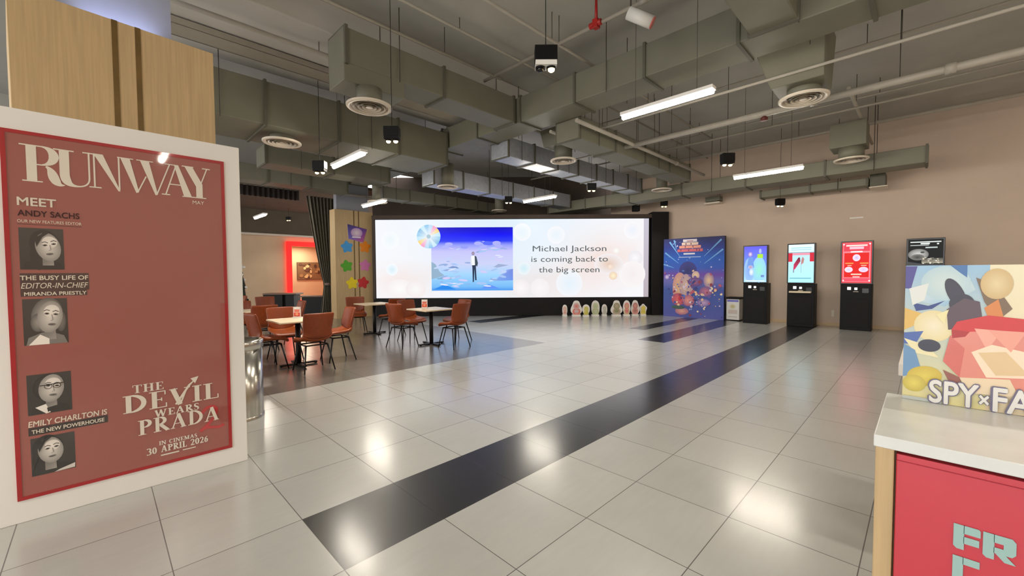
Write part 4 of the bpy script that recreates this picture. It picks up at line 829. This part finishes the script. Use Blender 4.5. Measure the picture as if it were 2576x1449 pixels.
pl((176, 30, 34), .118, .262, .12, .232, .15, .24, .16, .258); pl((240, 170, 150), .17, .27, .2, .2, .23, .268); pl((246, 222, 194), .165, .19, .21, .22, .3, .2, .28, .12, .2, .11); pl((236, 160, 140), .2, .268, .25, .2, .28, .268); pl((214, 110, 100), .115, .24, .15, .2, .14, .1, .1, .15)
pl((226, 196, 150), .18, .19, .24, .2, .29, .13, .22, .12); pl((236, 214, 180), .14, .1, .25, .112, .27, .06, .16, .05); pl((150, 90, 80), .1, .12, .14, .1, .15, .06, .12, .07)
for cx, c in ((.4, (150, 180, 206)), (.47, (214, 130, 110)), (.55, (90, 110, 160)), (.62, (226, 200, 120))): pl([c, c, (230, 210, 170), (230, 210, 170)], cx-.04, .2, cx+.04, .22, cx+.03, .4, cx-.02, .42)
a.rect(0, 0, .1, .012, (190, 196, 190)); a.build('poster_print', printed('counter poster print', .4, .3), t)
for s, ya, yb, zb, h in (('SPY', -.017, -.133, 1.006, .08), ('×', -.136, -.157, 1.012, .05), ('FAMILY', -.161, -.41, 1.006, .08)):
    text(s, (2.0582, (ya+yb)/2, zb), (0, -1, 0), (0, 0, 1), h, ya-yb, M['grey_ink'], t, .055, 'lettering_outline', n_off=.0)
    text(s, (2.0565, (ya+yb)/2, zb), (0, -1, 0), (0, 0, 1), h, (ya-yb)*.975, M['whitegloss'], t, .022, n_off=.0)
# second counter behind
t = thing('side_counter', 'second counter end with white top peeking out behind the counter poster', 'counter', (3.2, -.6, 0))
MB().box(2.82, 3.5, -1.6, .085, .94, 1.0).build('white_top', M['white'], t, bevel=.003); MB().box(2.86, 3.48, -1.58, .07, 0, .94).build('wood_body', M['wood'], t)

# ------------------------------------------------------------------ curtain, valance, far hall furnishings
t = thing('tied_curtain', 'dark grey curtain tied at waist height beside the far column', 'curtain', (5.4, 14.3, 0))
m = MB(); rows = []
for j in range(25):
    s = j/24; z = 4.0*(1-s)+.02
    if z > 1.12: f = (z-1.12)/2.9; xa = 5.37-.5*f**.8; xb = 5.72+.06*f; amp = .03+.06*f
    else: f = 1-z/1.12; xa = 5.37-.14*f; xb = 5.72+.08*f; amp = .03+.03*f
    rows.append([(xa+(xb-xa)*i/64, 14.3+amp*math.sin(i/64*2*PI*8), z) for i in range(65)])
m.grid(rows); o = m.build('curtain_cloth', M['curtain'], t)
MB().lathe((5.545, 14.3, 1.08), [(.18, 0), (.185, .04), (.18, .08)], 24).build('tie_back', M['walnut'], t)
t = thing('pleated_valance', 'dark pleated valance gathered along a rail across the hall opening', 'curtain', (2.2, 14.3, 3.8))
m = MB(); m.grid([[(-1.5+6.15*i/220, 14.3+.06*math.sin(i/220*2*PI*44), z) for i in range(221)] for z in (4.12, 3.98, 3.82)]); m.build('valance_cloth', mat('brown black valance cloth', (52, 46, 44), .9, noise=.12, scale=20), t)
MB().tube([(-1.5, 14.3, 4.14), (4.66, 14.3, 4.14)], .025, 10).build('rail', M['pipe'], t)
t = thing('red_light_frame', 'glowing red light frame around the doorway in the far hall', 'light frame', (8, 21.95, 0))
m = MB(); m.box(6.5, 6.72, 21.86, 21.98, .1, 3.05); m.box(6.72, 9.45, 21.86, 21.98, 2.83, 3.05); m.box(9.25, 9.45, 21.86, 21.98, .1, 2.83); m.box(6.72, 9.25, 21.86, 21.98, .02, .18); m.build('light_strip', M['neon'], t)
L = bpy.data.lights.new('niche_lamp', 'AREA'); L.energy = 60; L.size = .6; L.color = (1, .93, .72); lo = bpy.data.objects.new('niche_lamp', L); C.objects.link(lo); lo.location = (7.6, 23.0, 2.9)
t = thing('niche_ceiling_light', 'small lit ceiling light inside the red framed niche', 'ceiling light', (7.3, 22.9, 2.9)); MB().box(6.95, 7.35, 22.8, 23.0, 2.9, 2.94).build('light_panel', M['downlight'], t)
t = thing('wall_picture', 'brown collage picture hanging inside the red framed niche', 'picture', (8.4, 23.95, 1.1))
MB().box(7.6, 9.3, 23.94, 23.99, 1.15, 2.1).build('frame', M['walnut'], t)
a = Art((7.6, 23.938, 1.15), (1, 0, 0), (0, 0, 1), (0, -1, 0), .004); a.rect(.03, .03, 1.67, .92, (120, 90, 60)); a.up()
for i in range(40): a.ell(random.uniform(.12, 1.58), random.uniform(.12, .84), random.uniform(.04, .12), random.uniform(.04, .1), random.choice(((70, 46, 36), (196, 170, 120), (150, 116, 76), (214, 190, 140), (90, 60, 44))), None, 0, 10)
a.build('picture_print', M['matte'], t)
t = thing('black_cabinet', 'low black cabinet with brown top in the hall behind the tables', 'cabinet', (4.6, 16.0, 0)); cu = Vector((.7071, -.7071, 0)); cn = Vector((-.7071, -.7071, 0)); cb = Vector((4.35, 17.0, 0))
MB().obox(cb+cu*.35+Vector((0, 0, .36)), cu, cn, (0, 0, 1), .7, .5, .72).build('cabinet_body', M['darkpanel'], t, bevel=.01); MB().obox(cb+cu*.6+Vector((0, 0, .75)), cu, cn, (0, 0, 1), 1.2, .54, .05).build('top_board', M['walnut'], t, bevel=.005); MB().obox(cb+cu*.95+Vector((0, 0, .36)), cu, cn, (0, 0, 1), .3, .46, .7).build('side_shelf', M['black'], t)
t = thing('black_bench', 'black box seat under a wooden shelf next to the low black cabinet', 'bench', (5.2, 15.9, 0)); c2 = Vector((5.35, 15.8, 0))
MB().obox(c2+cu*.35+Vector((0, 0, .33)), cu, cn, (0, 0, 1), .9, .5, .62).build('bench_body', M['black'], t, bevel=.02); MB().obox(c2+cu*.3+Vector((0, 0, .66)), cu, cn, (0, 0, 1), 1.1, .5, .04).build('bench_top', M['walnut'], t, bevel=.005)
t = thing('decorated_tree', 'dark slim decorated tree beside the white board edge in the far hall', 'tree', (3.85, 19.0, 0))
MB().lathe((3.85, 19, 0), [(.3, .35), (.24, .9), (.3, .9), (.18, 1.4), (.22, 1.4), (.1, 1.85), (.0, 2.2)], 20).build('foliage', M['green'], t); MB().tube([(3.85, 19, 0), (3.85, 19, .4)], .06, 10).build('trunk', M['walnut'], t)
for i in range(16):
    th = i*2.4; z = .45+i*.1; r = .34-.15*(z/2)
    m = MB(); m.lathe((3.85+r*math.cos(th), 19+r*math.sin(th), z-.06), [(0, 0), (.05, .02), (.07, .06), (.05, .1), (0, .12)], 12); m.build('bauble', M['whitegloss'] if i % 3 else M['black'], t)
